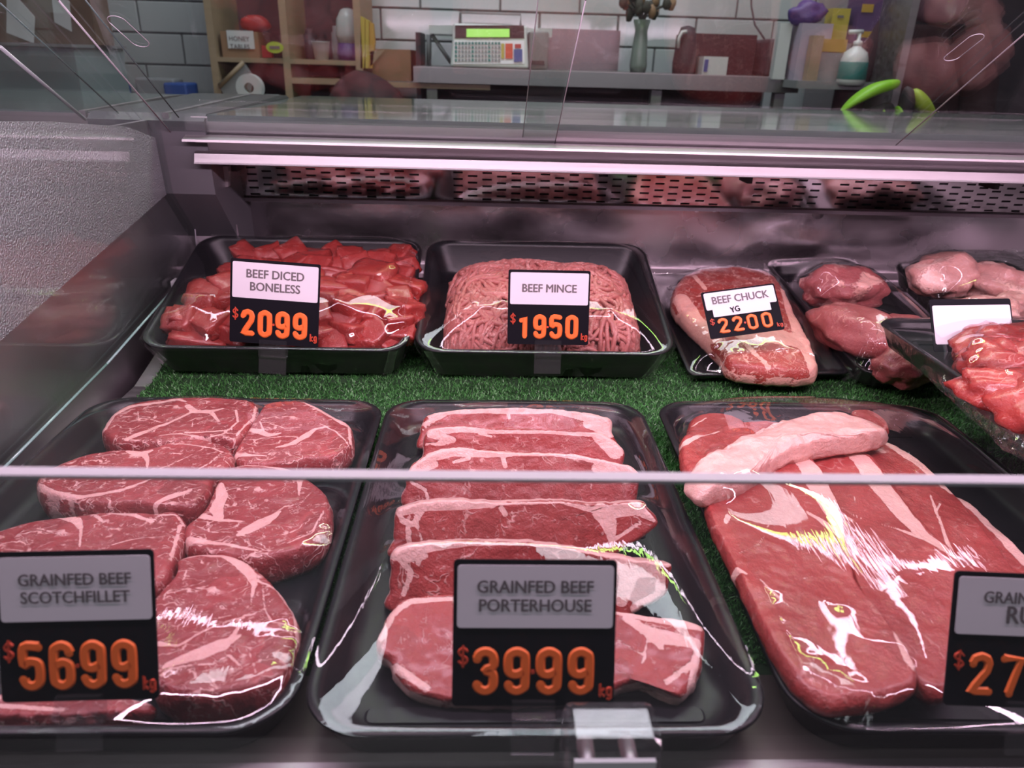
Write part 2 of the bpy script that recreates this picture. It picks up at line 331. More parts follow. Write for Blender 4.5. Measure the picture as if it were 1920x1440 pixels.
    c = empty('weighing_scale', (B(918, 120)[0], Yb+.05, zb), label='white shop weighing scale with green display on the steel bench', cat='scale')
    xa, xb = B(846, 110)[0], B(990, 110)[0]; h0 = B(918, 122)[2]; h1 = B(918, 44)[2]
    o = prism('scale_body', [(xa-.004, Yb+.02, zb+.002), (xb+.004, Yb+.02, zb+.002), (xb-.004, Yb+.05, h1), (xa+.004, Yb+.05, h1)], (0, .12, 0), M['white'], c); bevel(o, .006)
    def onface(f, z): return Yb+.02+.03*(z-zb)/(h1-zb)-.002
    def plate(nm, px0, px1, py0, py1, m, par, off=0.):
        p = [B(px0, py1), B(px1, py1), B(px1, py0), B(px0, py0)]; p = [np.array([q[0], onface(0, q[2])-off, q[2]]) for q in p]; return prism(nm, p, (0, .002, 0), m, par)
    d = plate('display_panel', 852, 984, 46, 71, M['maroon'], c); plate('display', 874, 956, 53, 69, M['lcd'], d, .003)
    k = plate('keypad', 850, 984, 76, 120, M['card'], c)
    for i in range(14):
        for j in range(5): plate('key', 852+i*6.3, 856.6+i*6.3, 78+j*8, 83.5+j*8, M['greyp'] if (i*j) % 5 else M['teal'], k, .002)
    plate('key', 940, 946, 81, 110, M['yellow'], k, .0025); plate('key', 948, 962, 81, 110, M['orange_d'], k, .0025); plate('key', 964, 980, 92, 116, M['blue'], k, .0025); plate('key', 966, 978, 82, 90, M['red'], k, .0025)
    tube('top_handle', [(xa+.02, Yb+.1, h1), (xa+.02, Yb+.1, h1+.03), (xb-.02, Yb+.1, h1+.03), (xb-.02, Yb+.1, h1)], .003, M['greyp'], c)
    c = empty('ticket_printer', (B(1010, 115)[0], Yb+.1, zb), label='grey ticket printer standing right of the scale', cat='printer')
    box('printer_body', (B(993, 100)[0], B(1030, 100)[0], Yb+.04, Yb+.2, zb, B(1010, 58)[2]), M['greyp'], c, .004); box('paper_slot', (B(997, 80)[0], B(1024, 80)[0], Yb+.036, Yb+.041, B(0, 92)[2]+.0, B(0, 84)[2]), M['dark'], c)
    c = empty('scale_platform', (B(825, 100)[0], Yb+.2, zb), label='pale weighing platform on legs behind the scale', cat='platform')
    box('plate', (B(795, 48)[0], B(1045, 48)[0], Yb+.18, Yb+.4, B(820, 60)[2], B(820, 42)[2]), M['white'], c)
    tube('leg', [(B(800, 60)[0], Yb+.2, B(800, 60)[2]), (B(840, 100)[0], Yb+.2, zb+.01)], .006, M['greyp'], c); tube('leg', [(B(792, 60)[0], Yb+.25, B(792, 60)[2]), (B(792, 100)[0], Yb+.25, zb)], .008, M['greyp'], c)
    box('dark_binder', (B(768, 100)[0], B(778, 100)[0], Yb+.2, Yb+.4, zb-.1, B(770, 56)[2]), M['navy'], label='dark upright binder left of the weighing platform', cat='binder')
    box('steel_hood', (B(1035, 60)[0], B(1185, 60)[0], Yb+.2, Yb+.4, zb, B(1100, 50)[2]), simple('dim_brown_panel', (.16, .13, .14), .3, .5), label='low brown-grey cabinet right of the printer', cat='cabinet')
    # vase
    v = empty('flower_vase', (B(1208, 110)[0], Yb+.06, zb), label='slim grey-green vase of dried flowers on the bench', cat='vase')
    q = (B(1205, 110)[0], Yb+.06, zb); hv = B(1205, 35)[2]-zb
    lathe('vase_body', [(.022, 0), (.026, .02), (.022, hv*.5), (.018, hv*.8), (.025, hv)], q, simple('vase_glaze', (.20, .24, .22), .3), v)
    for k in range(22):
        a = random.uniform(0, 2*pi); l = random.uniform(.05, .13); top = np.array([q[0]+cos(a)*l*.7, q[1]+sin(a)*.04, zb+hv+l*random.uniform(.2, .8)])
        tube('stem', [(q[0], q[1], zb+hv-.02), (q[0]+cos(a)*.015, q[1], zb+hv+.02), top], .0022, M['leaf'], v, 5)
        V, Fc = blobv(top, (.012, .01, .018), 2, .3); mesh('flower_head' if k % 3 == 0 else 'leaf', V, Fc, M['card_box'] if k % 3 == 0 else M['leaf'], v, smooth=True)
    # things to the right of the vase
    box('red_machine', (B(1312, 80)[0], B(1440, 80)[0], Yb+.1, Yb+.3, zb, B(1380, 62)[2]), M['maroon'], label='dark red machine on the bench behind the tissue box', cat='machine')
    c = empty('tissue_box', (B(1345, 120)[0], Yb+.05, zb), label='small white and blue box lying on the bench', cat='box')
    x0, x1 = B(1322, 120)[0], B(1368, 120)[0]; z0, z1 = zb, B(1340, 106)[2]
    box('box_body', (x0, x1, Yb+.02, Yb+.1, z0, z1), M['white'], c); box('blue_panel', (x0+.003, x0+.014, Yb+.018, Yb+.0205, z0+.008, z1-.008), M['blue'], c)
    c = empty('upright_kettle', (B(1290, 100)[0], Yb+.08, zb), label='dark upright kettle with pale curved handle left of the red machine', cat='kettle')
    lathe('kettle_body', [(.032, 0), (.034, .03), (.028, .1), (.02, .125), (.004, .13)], (B(1297, 100)[0], Yb+.08, zb), M['navy'], c)
    tube('handle', [(B(1279, 90)[0], Yb+.05, B(1279, 90)[2]), (B(1281, 70)[0], Yb+.05, B(1281, 70)[2]), (B(1287, 59)[0], Yb+.05, B(1287, 59)[2]), (B(1296, 58)[0], Yb+.05, B(1296, 58)[2])], .005, M['white'], c)
    box('black_device', (B(1452, 90)[0], B(1500, 90)[0], Yb+.05, Yb+.2, zb, B(1470, 72)[2]), M['navy'], bev=.01, label='black appliance at the right end of the bench', cat='appliance')
    V, Fc = tubev([B(1478, 70)+np.array([0, .2, 0]), B(1470, 40)+np.array([0, .25, 0]), B(1474, 0)+np.array([0, .3, 0]), B(1474, -60)+np.array([0, .3, 0])], .003, 6); mesh('cable', V, Fc, M['navy'], smooth=True, label='thin black cable running up the tiled wall', cat='cable')
    # gloves, boxes, soap pump near the right-hand post
    Yc = 2.2; D = YP(Yc).at
    sh = box('wall_shelf', (D(1495, 150)[0], D(1668, 150)[0], Yc+.0, Yc+.2, D(1600, 154)[2]-.02, D(1600, 154)[2]), M['greyp'], label='narrow grey shelf below the soap bottle', cat='shelf')
    zs = D(1600, 154)[2]
    V, Fc = blobv(D(1540, 22)+np.array([0, .1, 0]), (.055, .03, .030), 3, .35); mesh('purple_gloves', V, Fc, M['purple'], smooth=True, label='crumpled purple rubber gloves on the glove box', cat='gloves')
    c = empty('glove_box', (D(1545, 60)[0], Yc+.12, zs), label='pale glove box under the purple gloves', cat='box'); box('box_body', (D(1520, 50)[0], D(1580, 50)[0], Yc+.06, Yc+.16, zs, D(1550, 42)[2]), simple('dusty_mauve_card', (.33, .28, .36), .7), c)
    box('paper_towel', (D(1486, 60)[0], D(1510, 60)[0], Yc+.1, Yc+.13, zs, D(1500, 40)[2]), M['white'], label='pale paper sheet left of the glove box', cat='paper')
    c = empty('yellow_box', (D(1605, 40)[0], Yc+.1, zs), label='tall yellow packet between glove box and purple carton', cat='box')
    o = box('packet_body', (D(1590, 30)[0], D(1624, 30)[0], Yc+.1, Yc+.15, zs, D(1605, 11)[2]), M['yellow'], c); box('printed_mark', (D(1600, 28)[0], D(1612, 28)[0], Yc+.098, Yc+.0995, D(1606, 30)[2], D(1606, 25)[2]), M['ink'], c)
    c = empty('mustard_box', (D(1575, 90)[0], Yc+.06, zs), label='mustard yellow carton left of the soap bottle', cat='box')
    box('carton_body', (D(1551, 80)[0], D(1598, 80)[0], Yc+.03, Yc+.12, zs+.075, D(1570, 73)[2]), M['gold'], c); box('lower_carton', (D(1551, 80)[0], D(1598, 80)[0], Yc+.03, Yc+.12, zs, zs+.073), M['greyp'], c)
    box('beige_folder', (D(1526, 100)[0], D(1546, 100)[0], Yc+.02, Yc+.05, zs, D(1536, 66)[2]), M['wood'], label='slim beige folder standing left of the mustard carton', cat='folder')
    c = empty('purple_carton', (D(1655, 40)[0], Yc+.1, zs), label='dark purple carton with orange label beside the steel post', cat='box')
    x0, x1 = D(1632, 40)[0], D(1678, 40)[0]; box('carton_body', (x0, x1, Yc+.08, Yc+.16, D(1655, 80)[2], D(1655, -40)[2]), simple('purple_card', (.07, .03, .11), .6), c)
    box('orange_label', (D(1637, 60)[0], D(1660, 60)[0], Yc+.077, Yc+.0795, D(1650, 69)[2], D(1650, 57)[2]), M['gold'], c); box('barcode', (D(1662, 60)[0], D(1670, 60)[0], Yc+.077, Yc+.0795, D(1650, 75)[2], D(1650, 57)[2]), M['white'], c); box('gold_crest', (D(1642, 10)[0], D(1664, 10)[0], Yc+.077, Yc+.0795, D(1650, 20)[2], D(1650, 4)[2]), M['gold'], c)
    s = empty('soap_pump_bottle', (D(1601, 120)[0], Yc-.03, zs), label='white pump soap bottle with teal label near the steel post', cat='bottle')
    q = (D(1601, 120)[0]+.0, Yc+.0, D(1600, 160)[2]); H = D(1601, 56)[2]-q[2]
    lathe('bottle_body', [(.034, 0), (.038, .01), (.036, H*.45), (.030, H*.6), (.012, H*.70), (.010, H*.74)], q, M['white'], s)
    lathe('label_band', [(.0375, H*.10), (.0385, H*.12), (.0368, H*.42), (.036, H*.43)], q, M['teal'], s)
    lathe('pump_collar', [(.012, H*.72), (.012, H*.80), (.005, H*.82), (.005, H*.96)], q, M['white'], s); tube('pump_spout', [(q[0]+.008, q[1], q[2]+H*.97), (q[0]-.03, q[1], q[2]+H*.96)], .006, M['white'], s)
    # steel post / door frame with dark doorway and an added coat-like shape for the maroon patch
    Yd = 2.12; G = YP(Yd).at
    box('door_1', (G(1690, 100)[0], G(1690, 100)[0]+.02, Yd, Yd+.6, -.75, 2.0), M['steel'], kind='structure', label='steel door post')
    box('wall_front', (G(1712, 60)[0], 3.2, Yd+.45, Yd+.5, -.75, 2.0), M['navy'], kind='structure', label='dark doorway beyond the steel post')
    c = empty('maroon_stand_in', (G(1790, 120)[0], Yd+.2, .0), label='added maroon coat shape giving the dark doorway its maroon look', cat='coat')  # stand-in added for its maroon tone, not a known garment
    xs = G(1785, 120)[0]; V = []; Fc = []; nx, nz = 60, 30
    for j in range(nz+1):
        z = .05+(j/nz)*.46; wd = .17-.04*(j/nz)**2*1.2
        for i in range(nx):
            a = 2*pi*i/nx; fold = 1+.10*sin(7*a+z*8)+.06*sin(13*a-z*5); V.append((xs+cos(a)*wd*fold, Yd+.22+sin(a)*.07*fold, z))
    for j in range(nz):
        for i in range(nx): Fc.append((j*nx+i, j*nx+(i+1) % nx, (j+1)*nx+(i+1) % nx, (j+1)*nx+i))
    Fc.append(tuple(range(nz*nx, nz*nx+nx))); mesh('stand_in_body', V, Fc, M['maroon'], c, smooth=True)
    tube('side_tube', [(xs+.13, Yd+.2, .5), (xs+.20, Yd+.18, .36), (xs+.235, Yd+.16, .1)], [.055, .05, .04], M['maroon'], c, 12); tube('side_tube', [(xs-.12, Yd+.2, .5), (xs-.18, Yd+.17, .36), (xs-.19, Yd+.16, .12)], [.05, .045, .04], M['maroon'], c, 12)
    V, Fc = blobv((xs+.03, Yd+.2, .60), (.085, .07, .09), 3, .12); mesh('blob', V, Fc, simple('mauve_tone', (.30, .16, .22), .85), c, smooth=True, label='mauve hood')  # mauve mass added for the unclear head-like patch
    # lime shoulder bag
    Ye = 1.75; E_ = YP(Ye).at
    c = empty('lime_bag', (E_(1660, 200)[0], Ye, .2), label='lime green and black bag behind the counter top', cat='bag')
    def crescent(top, bot, m, nm, th):
        n = len(top); V = []; Fc = []
        for k in range(n):
            a, b = E_(*top[k]), E_(*bot[k]); mid = (a+b)/2; bul = np.array([0, -th*(1-abs(2*k/(n-1)-1)**2), 0])
            V += [a, mid+bul, b, mid-bul+np.array([0, .02, 0])]
        for k in range(n-1):
            for j in range(4): Fc.append((k*4+j, k*4+(j+1) % 4, k*4+4+(j+1) % 4, k*4+4+j))
        Fc += [(0, 1, 2, 3), tuple((n-1)*4+j for j in (3, 2, 1, 0))]; o = fixn(mesh(nm, V, Fc, m, c, smooth=True)); s = o.modifiers.new('s', 'SUBSURF'); s.levels = s.render_levels = 2; return o
    crescent([(1575, 210), (1590, 188), (1612, 166), (1640, 148), (1670, 143), (1699, 144)], [(1577, 216), (1597, 204), (1620, 195), (1645, 184), (1668, 176), (1684, 170)], M['lime'], 'lime_panel', .03)
    crescent([(1709, 172), (1720, 155), (1735, 162), (1748, 180), (1760, 216)], [(1709, 178), (1712, 200), (1718, 219), (1735, 222), (1757, 222)], M['lime2'], 'lime_pocket', .03)
    crescent([(1699, 146), (1709, 150), (1720, 158)], [(1684, 220), (1700, 224), (1716, 224)], M['navy'], 'black_strap', .03)
    crescent([(1600, 214), (1640, 190), (1684, 172)], [(1600, 240), (1640, 240), (1684, 240)], M['navy'], 'black_body', .02)
    crescent([(1650, 200), (1656, 199), (1659, 200)], [(1648, 222), (1654, 222), (1657, 222)], M['lime'], 'lime_stripe', .028); crescent([(1684, 188), (1690, 198), (1693, 205)], [(1678, 224), (1686, 224), (1692, 224)], M['lime'], 'lime_stripe', .028)
    zb_ = E_(1650, 238)[2]; box('low_bench', (E_(1560, 200)[0], E_(1800, 200)[0], Ye-.02, Ye+.3, -.75, zb_-.002), M['navy'], label='dark low bench carrying the lime green bag', cat='bench')
    # blue tubs and dark apron on stool beyond counter, left stock
    for px, l in ((212, 'blue plastic tub on the far left bench'), (340, 'blue plastic tub nearest the shelving unit')):
        q = A(px, 168); box('blue_tub', (q[0]-.035, q[0]+.035, Y-.05, Y+.05, q[2]-.02, q[2]+.02), M['blue'], bev=.006, label=l, cat='tub')
    q = A(290, 160); box('grey_tub', (q[0]-.06, q[0]+.06, Y, Y+.08, q[2]-.03, q[2]+.02), M['greyp'], bev=.006, label='grey tub with purple lid between two blue tubs', cat='tub')
    box('side_bench', (-1.95+.45, A(388, 180)[0], Y-.1, Y+.25, -.75, A(300, 180)[2]), M['navy'], label='dark low bench under the blue tubs', cat='bench')
    V, Fc = blobv((A(700, 190)[0], Y-.15, A(700, 190)[2]-.06), (.13, .1, .15), 3, .1); mesh('dark_red_bag', V, Fc, M['maroon'], smooth=True, label='rounded dark red bag in front of the shelving unit', cat='bag')
    # cabinet with papers far left
    Yl = 2.1; K = YP(Yl).at
    c = empty('left_cabinet', (K(60, 120)[0], Yl, -.7), label='grey cabinet with brown panel at the far left', cat='cabinet')
    box('cabinet_body', (-2.6, K(143, 120)[0], Yl, Yl+.28, -.75, K(100, 88)[2]), simple('grey_paint', (.20, .25, .26), .5), c); box('cabinet_ledge', (-2.62, K(148, 120)[0], Yl-.02, Yl+.29, K(100, 88)[2], K(100, 82)[2]), M['greyp'], c)
    box('brown_panel', (-2.6, K(143, 60)[0], Yl+.1, Yl+.2, K(100, 82)[2], 1.1), simple('brown_stone', (.12, .085, .06), .8, var=.4, bscale=60), c)
    for a in ([(-10, -10), (12, -5), (44, 30), (42, 80), (-10, 60)], [(75, -20), (110, 0), (115, 58), (82, 40)]):
        prism('notice_sheet', [K(*p)+np.array([0, .05, 0]) for p in a], (0, .002, 0), M['white'], label='pale notice sheet pinned at the far left, '+('leftmost' if a[0][0] < 0 else 'second from left'), cat='notice')

def blobv(c, r, sub=3, nz=.2, rot=0, sc=1.):
    bm = bmesh.new(); bmesh.ops.create_icosphere(bm, subdivisions=sub, radius=1); s = random.random()*50; V = []
    for v in bm.verts:
        p = v.co.copy(); k = 1+nz*(noise.noise(p*1.6*sc+Vector((s, 0, 0)))+.5*noise.noise(p*3.6*sc+Vector((s, 4, 0)))); q = np.array([p.x*r[0]*k, p.y*r[1]*k, p.z*r[2]*k])
        V.append((c[0]+q[0]*cos(rot)-q[1]*sin(rot), c[1]+q[0]*sin(rot)+q[1]*cos(rot), c[2]+q[2]))
    Fc = [[v.index for v in f.verts] for f in bm.faces]; bm.free(); return V, Fc

def text(name, s, size, loc, mat, parent, rot, off=.012, sx=1., local=False, ext=.0):
    cu = bpy.data.curves.new('t', 'FONT'); cu.body = s; cu.size = size; cu.align_x = 'CENTER'; cu.align_y = 'CENTER'; cu.extrude = ext; cu.resolution_u = 3
    to = bpy.data.objects.new('t', cu); COL.objects.link(to); dg = bpy.context.evaluated_depsgraph_get()
    me = bpy.data.meshes.new_from_object(to.evaluated_get(dg)); bpy.data.objects.remove(to); bpy.data.curves.remove(cu)
    if off:                                   # a heavier face: the outline repeated a hair's breadth to either side
        bm = bmesh.new(); bm.from_mesh(me); g0 = bm.verts[:]+bm.edges[:]+bm.faces[:]
        for dx, dy in ((off, 0), (-off, 0), (0, off*.6), (0, -off*.6)):
            d = bmesh.ops.duplicate(bm, geom=g0)['geom']; bmesh.ops.translate(bm, verts=[v for v in d if isinstance(v, bmesh.types.BMVert)], vec=(dx*size, dy*size, (dx+dy*2)*size*.02))
        bm.to_mesh(me); bm.free()
    me.materials.clear(); me.materials.append(mat); o = bpy.data.objects.new(name, me); COL.objects.link(o); o.parent = parent
    o.location = loc if local else Vector(loc)-Vector(wloc(parent)); o.rotation_euler = rot; o.scale = (sx, 1, 1); return o
background()

# ------------------------------------------------------------------ the display case
XL = -.452
def case():
    c = empty('display_case', (.3, .9, -.1), label='refrigerated steel and glass butcher display case', cat='display case')
    x0, x1 = XL, 1.5
    # deck: flat front half, sloping rear half, steel ledge
    extrude_x('deck', [(.20, -.03), (.20, -.012), (.90, -.012), (1.2, -.012+.3*SL), (1.2, -.05)], x0, x1, M['steel'], c)
    extrude_x('rear_ledge', [(1.195, .0), (1.195, .058), (1.205, .062), (1.218, .062), (1.222, .058), (1.236, .058), (1.25, .066), (1.26, .066), (1.26, .0)], x0, x1, M['steel'], c)
    # back panel, gently dished
    V = []; Fc = []; nx, nz = 120, 14
    for j in range(nz+1):
        for i in range(nx+1):
            x = -.425+(x1+.425)*i/nx; z = .064+.112*j/nz
            y = 1.262+.004*noise.noise(Vector((x*3.2, z*9, 3)))+(.0016+.0022*max(0, min(1, x*3)))*noise.noise(Vector((x*13, z*24, 1)))-.010*(j/nz-.3)**2; V.append((x, y, z))
    for j in range(nz):
        for i in range(nx): Fc.append((j*(nx+1)+i, j*(nx+1)+i+1, (j+1)*(nx+1)+i+1, (j+1)*(nx+1)+i))
    bp = mesh('back_panel', V, Fc, M['steel_back'], c, smooth=True)
    for px, py in ((446, 376), (1535, 401)):
        q = YP(1.255).at(px, py); b = fixn(lathe('screw', [(.009, 0), (.009, .001), (.006, .0015), (.005, .004), (.001, .005)], (0, 0, 0), M['steel'], None, 14)); b.parent = c; b.location = Vector(q)-c.location; b.rotation_euler = (pi/2, 0, 0)
    box('panel_seam', (x0, x1, 1.238, 1.262, .170, .1765), M['dark'], c)
    # perforated grille: real slots, leaning forward so that it mirrors the trays
    Pt = np.array([1.222, .234]); Pb = np.array([1.235, .176]); V = []; Fc = []
    def gp(x, t): q = Pt+(Pb-Pt)*t; return (x, q[0], q[1])
    def quad(xa, xb, ta, tb):
        b = len(V); V.extend([gp(xa, ta), gp(xb, ta), gp(xb, tb), gp(xa, tb)]); Fc.append((b, b+1, b+2, b+3))
    gx0 = -.43; cw = .0232; sl = .0150; k = 0; x = gx0+.03; quad(gx0, x, 0, 1)
    while x < x1-.05:
        off = .5*(k % 2); rows = 5; pitch = .92/rows; t = 0; h = .052
        lst = [.06+(r+off)*pitch for r in range(rows) if .06+(r+off)*pitch+h < .96]
        blank = any(abs(x-q) < .018 for q in (-.085, .40, .55))
        quad(x+sl, x+cw, 0, 1)
        if blank: quad(x, x+sl, 0, 1)
        else:
            for q in lst: quad(x, x+sl, t, q); t = q+h
            quad(x, x+sl, t, 1)
        x += cw; k += 1
    g = mesh('grille', V, Fc, M['grille'], c, label='perforated mirror-steel grille'); s = g.modifiers.new('s', 'SOLIDIFY'); s.thickness = .0022; s.offset = -1
    prism('grille_shadow_box', [(gx0, 1.232, .236), (gx0, 1.246, .18), (gx0, 1.262, .18), (gx0, 1.262, .236)], (x1-gx0, 0, 0), M['slotback'], c)
    extrude_x('grille_trim', [(1.232, .178), (1.228, .175), (1.236, .168), (1.243, .172)], gx0, x1, M['steel'], c)
    for px in (1395, 1851, 452): q = YP(1.19).at(px, 331); box('bracket', (q[0]-.004, q[0]+.004, 1.16, 1.2, .225, .236), M['dark'], c)
    # rear rail
    xr = -.408
    extrude_x('rail_upper', [(1.14, .306), (1.104, .306), (1.102, .304), (1.103, .286), (1.106, .283), (1.14, .283)], xr, x1, M['steel'], c, label='upper face of rear rail')
    extrude_x('rail_lip', [(1.14, .2825), (1.098, .2825), (1.082, .2775), (1.081, .2745), (1.084, .274), (1.14, .277)], xr-.008, x1, M['steel'], c)
    extrude_x('rail_recess', [(1.14, .276), (1.097, .2735), (1.102, .262), (1.14, .262)], xr+.004, x1, M['steel'], c)
    extrude_x('rail_lower', [(1.20, .2615), (1.094, .2615), (1.088, .2585), (1.083, .2475), (1.0815, .2455), (1.084, .2445), (1.20, .242)], xr+.004, x1, M['steel'], c)
    # rail and counter carried on beyond the left-hand end
    extrude_x('neighbour_rail', [(1.14, .306), (1.106, .306), (1.106, .284), (1.098, .281), (1.086, .275), (1.09, .262), (1.086, .246), (1.14, .244)], -1.6, XL-.022, M['steel'], c)
    box('counter_top', (-.385, x1, 1.102, 1.68, .300, .3085), M['counter'], c); box('counter_top', (-1.6, -.545, 1.108, 1.60, .300, .3085), M['counter'], c)
    # grey moulded cap between the two sections
    extrude_x('end_cap', [(1.105, .20), (1.095, .30), (1.11, .309), (1.35, .312), (1.50, .316), (1.56, .314), (1.60, .302), (1.62, .25), (1.62, .1), (1.2, .1)], -.545, -.388, simple('grey_moulding', (.11, .11, .12), .3), c)
    o = extrude_x('cap_rib', [(1.10, .310), (1.50, .318), (1.60, .312), (1.60, .300), (1.10, .300)], -.445, -.436, M['steel'], c); extrude_x('cap_rib', [(1.10, .310), (1.40, .316), (1.58, .312), (1.58, .300), (1.10, .300)], -.556, -.548, M['steel'], c)
    box('under_counter', (-1.6, x1, 1.27, 1.66, -.75, .299), M['navy'], c)
    # steel end wall with sloping foot, embossed plate over it, corner fillet
    prism('end_wall', [(XL-.012, .05, -.03), (XL-.012, 1.27, -.03), (XL-.012, 1.27, .24), (XL-.012, 1.12, .30), (XL-.012, .05, .30)], (-.008, 0, 0), M['steel_wall'], c)
    X = XP(XL-.006); pl = [X.at(337, 343), X.at(329, 300), X.at(300, 262), X.at(240, 238), X.at(100, 228), X.at(-420, 225), X.at(-420, 980), X.at(0, 640)]
    prism('embossed_plate', pl, (-.003, 0, 0), M['steel_emb'], c, label='embossed steel plate')
    cp = [(345, 215), (350, 262), (362, 300), (378, 322), (392, 356), (432, 358), (447, 440), (436, 500), (372, 500), (357, 350), (338, 265), (335, 218)]
    cp = [YP(1.18).at(*p) for p in cp]; prism('corner_plate', [(p[0], 1.178+.0, p[2]) for p in cp], (0, .004, 0), M['steel_wall'], c)
    V = [YP(1.15).at(*p) for p in ((372, 310), (428, 312), (428, 350), (391, 358))]; prism('rail_gusset', V, (0, .01, 0), M['steel'], c)
    # side glass pane
    X = XP(XL+.004); g = [X.at(-80, 966), X.at(0, 885), X.at(200, 683), X.at(372, 488), X.at(357, 355), X.at(336, 266), X.at(110, 0), X.at(-60, -200), X.at(-300, -200), X.at(-300, 900)]
    sg = prism('side_glass', g, (-.006, 0, 0), M['glass'], c)
    for a, b in zip(g[0:3], g[1:4]): tube('glass_edge_or_glint', [a, b], .0016, simple('green_glass_edge', (.25, .42, .38), .2), sg, 6)
    for a, b in ((3, 4), (4, 5)): tube('glass_edge_or_glint', [g[a], g[b]], .0010, M['gedge'], sg, 6)
    for (px, py) in ((365, 371), (327, 533)):
        q = XP(XL+.008).at(px, py); o = box('glass_clip', (q[0]-.002, q[0]+.012, q[1]-.012, q[1]+.012, q[2]-.011, q[2]+.011) if py < 500 else (q[0]-.002, q[0]+.006, q[1]-.009, q[1]+.009, q[2]-.003, q[2]+.007), M['white'] if py > 500 else M['steel'], c, .0015)
        if py < 500: tube('screw', [(q[0]+.004, q[1]-.013, q[2]), (q[0]+.004, q[1]-.0115, q[2])], .004, M['dark'], o, 10) if False else None
    # canopy glass: two overlapping panes rising toward the customer
    CP = Plane((0, 1.10, .284), (0, -sin(radians(32)), -cos(radians(32))))
    def cpane(px, th, off):
        pts = [CP.at(*p)-CP.n*off for p in px]; return prism('canopy_glass', pts, -CP.n*th, M['glass'], c), pts
    A, pa = cpane([(337, 267), (1037, 284), (1098, 0), (1150, -240), (-95, -240), (110, 0)], .005, 0)
    B, pb = cpane([(978, 283), (2300, 326), (2900, -240), (985+50, -240), (1010, 0)], .005, .007)
    for pts, es in ((pa, ((5, 0), (1, 2), (2, 3), (4, 5))), (pb, ((4, 0), (3, 4)))):
        for i, j in es: tube('glass_edge_or_glint', [pts[i]+CP.n*.0005, pts[j]+CP.n*.0005], .0007 if (i, j) != (5, 0) else .0011, M['gedge'], A if pts is pa else B, 6)
    tube('lamp_glint', [CP.at(0, 88), CP.at(160, 224)], .0022, M['gedge'], c, 8, label='lamp reflection drawn as a bar on the glass')  # solid bar standing in for the lamp's reflection in the pane
    tube('glass_edge_or_glint', [CP.at(0, 6), CP.at(222, 212)], .0010, simple('dark_glass_edge', (.08, .12, .12), .2), c, 6)
    tube('glass_edge_or_glint', [CP.at(160, 0), CP.at(335, 220)], .0009, simple('dark_glass_edge', (.08, .12, .12), .2), c, 6)
    tube('glass_edge_or_glint', [CP.at(1680, 272), CP.at(1920, 64), CP.at(2100, -90)], .0009, M['gedge'], B, 6)  # bright reflection line modelled as a tube, no edge of the pane
    for (a, b, rad, par) in (((216, 33), (266, 79), .0095, A), ((1782, 106), (1832, 66), .0085, B)):   # polished finger slots
        p, q = CP.at(*a), CP.at(*b); d = (q-p)/np.linalg.norm(q-p); nn = np.cross(d, CP.n); pts = []
        p = p+d*rad*.4; q = q-d*rad*.4
        for k in range(13): an = pi/2+pi*k/12; pts.append(p+(d*cos(an)+nn*sin(an))*rad)
        for k in range(13): an = -pi/2+pi*k/12; pts.append(q+(d*cos(an)+nn*sin(an))*rad)
        pts.append(pts[0]); tube('finger_slot', [t+CP.n*.002 for t in pts], .0005, M['gedge'], par, 6, label='polished slot in the glass')
    # low front glass, its polished top edge, base channel and acrylic clamp
    Yf = .270; zt = YP(Yf).at(960, 899)[2]
    fg = box('front_glass', (-.75, 1.0, Yf, Yf+.006, .012, zt-.0008), M['fglass'], c)
    a, b = YP(Yf).at(-900, 893), YP(Yf).at(2900, 915)
    box('glass_edge_or_glint', (-.75, 1.0, Yf-.0004, Yf+.0064, zt-.0012, zt+.0004), M['gedge'], fg, label='polished top edge')
    extrude_x('front_channel', [(Yf-.03, -.03), (Yf-.03, .010), (Yf-.012, .020), (Yf-.008, .020), (Yf-.006, .012), (Yf+.012, .012), (Yf+.016, .016), (Yf+.020, .006), (Yf+.050, .004), (Yf+.050, -.03)], -.75, 1.1, M['steel'], c)
    extrude_x('front_ledge', [(.286, -.011), (.286, .006), (.292, .008), (.308, .008), (.314, -.001), (.395, -.003), (.395, -.011)], XL, 1.1, simple('ledge_steel', (.13, .105, .10), .42, .6, bump=.1, bscale=40, var=.3), c)
    q = YP(Yf).at(1150, 1362); o = box('glass_clamp', (q[0]-.024, q[0]+.024, Yf-.012, Yf+.018, .018, q[2]), M['acrylic'], c, .005)
    box('clamp_bar', (q[0]-.020, q[0]+.020, Yf-.0125, Yf-.010, q[2]-.016, q[2]-.010), M['card'], o)
    for dx in (-.011, .011): tube('screw', [(q[0]+dx, Yf-.011, q[2]-.026), (q[0]+dx, Yf+.014, q[2]-.026)], .0045, M['steel'], o, 10)
    # the lamp fittings the light comes from, above the glass
    box('lamp_housing', (-.75, 1.25, .37, .49, .585, .61), M['steel'], c)
    return c
CASE = case()

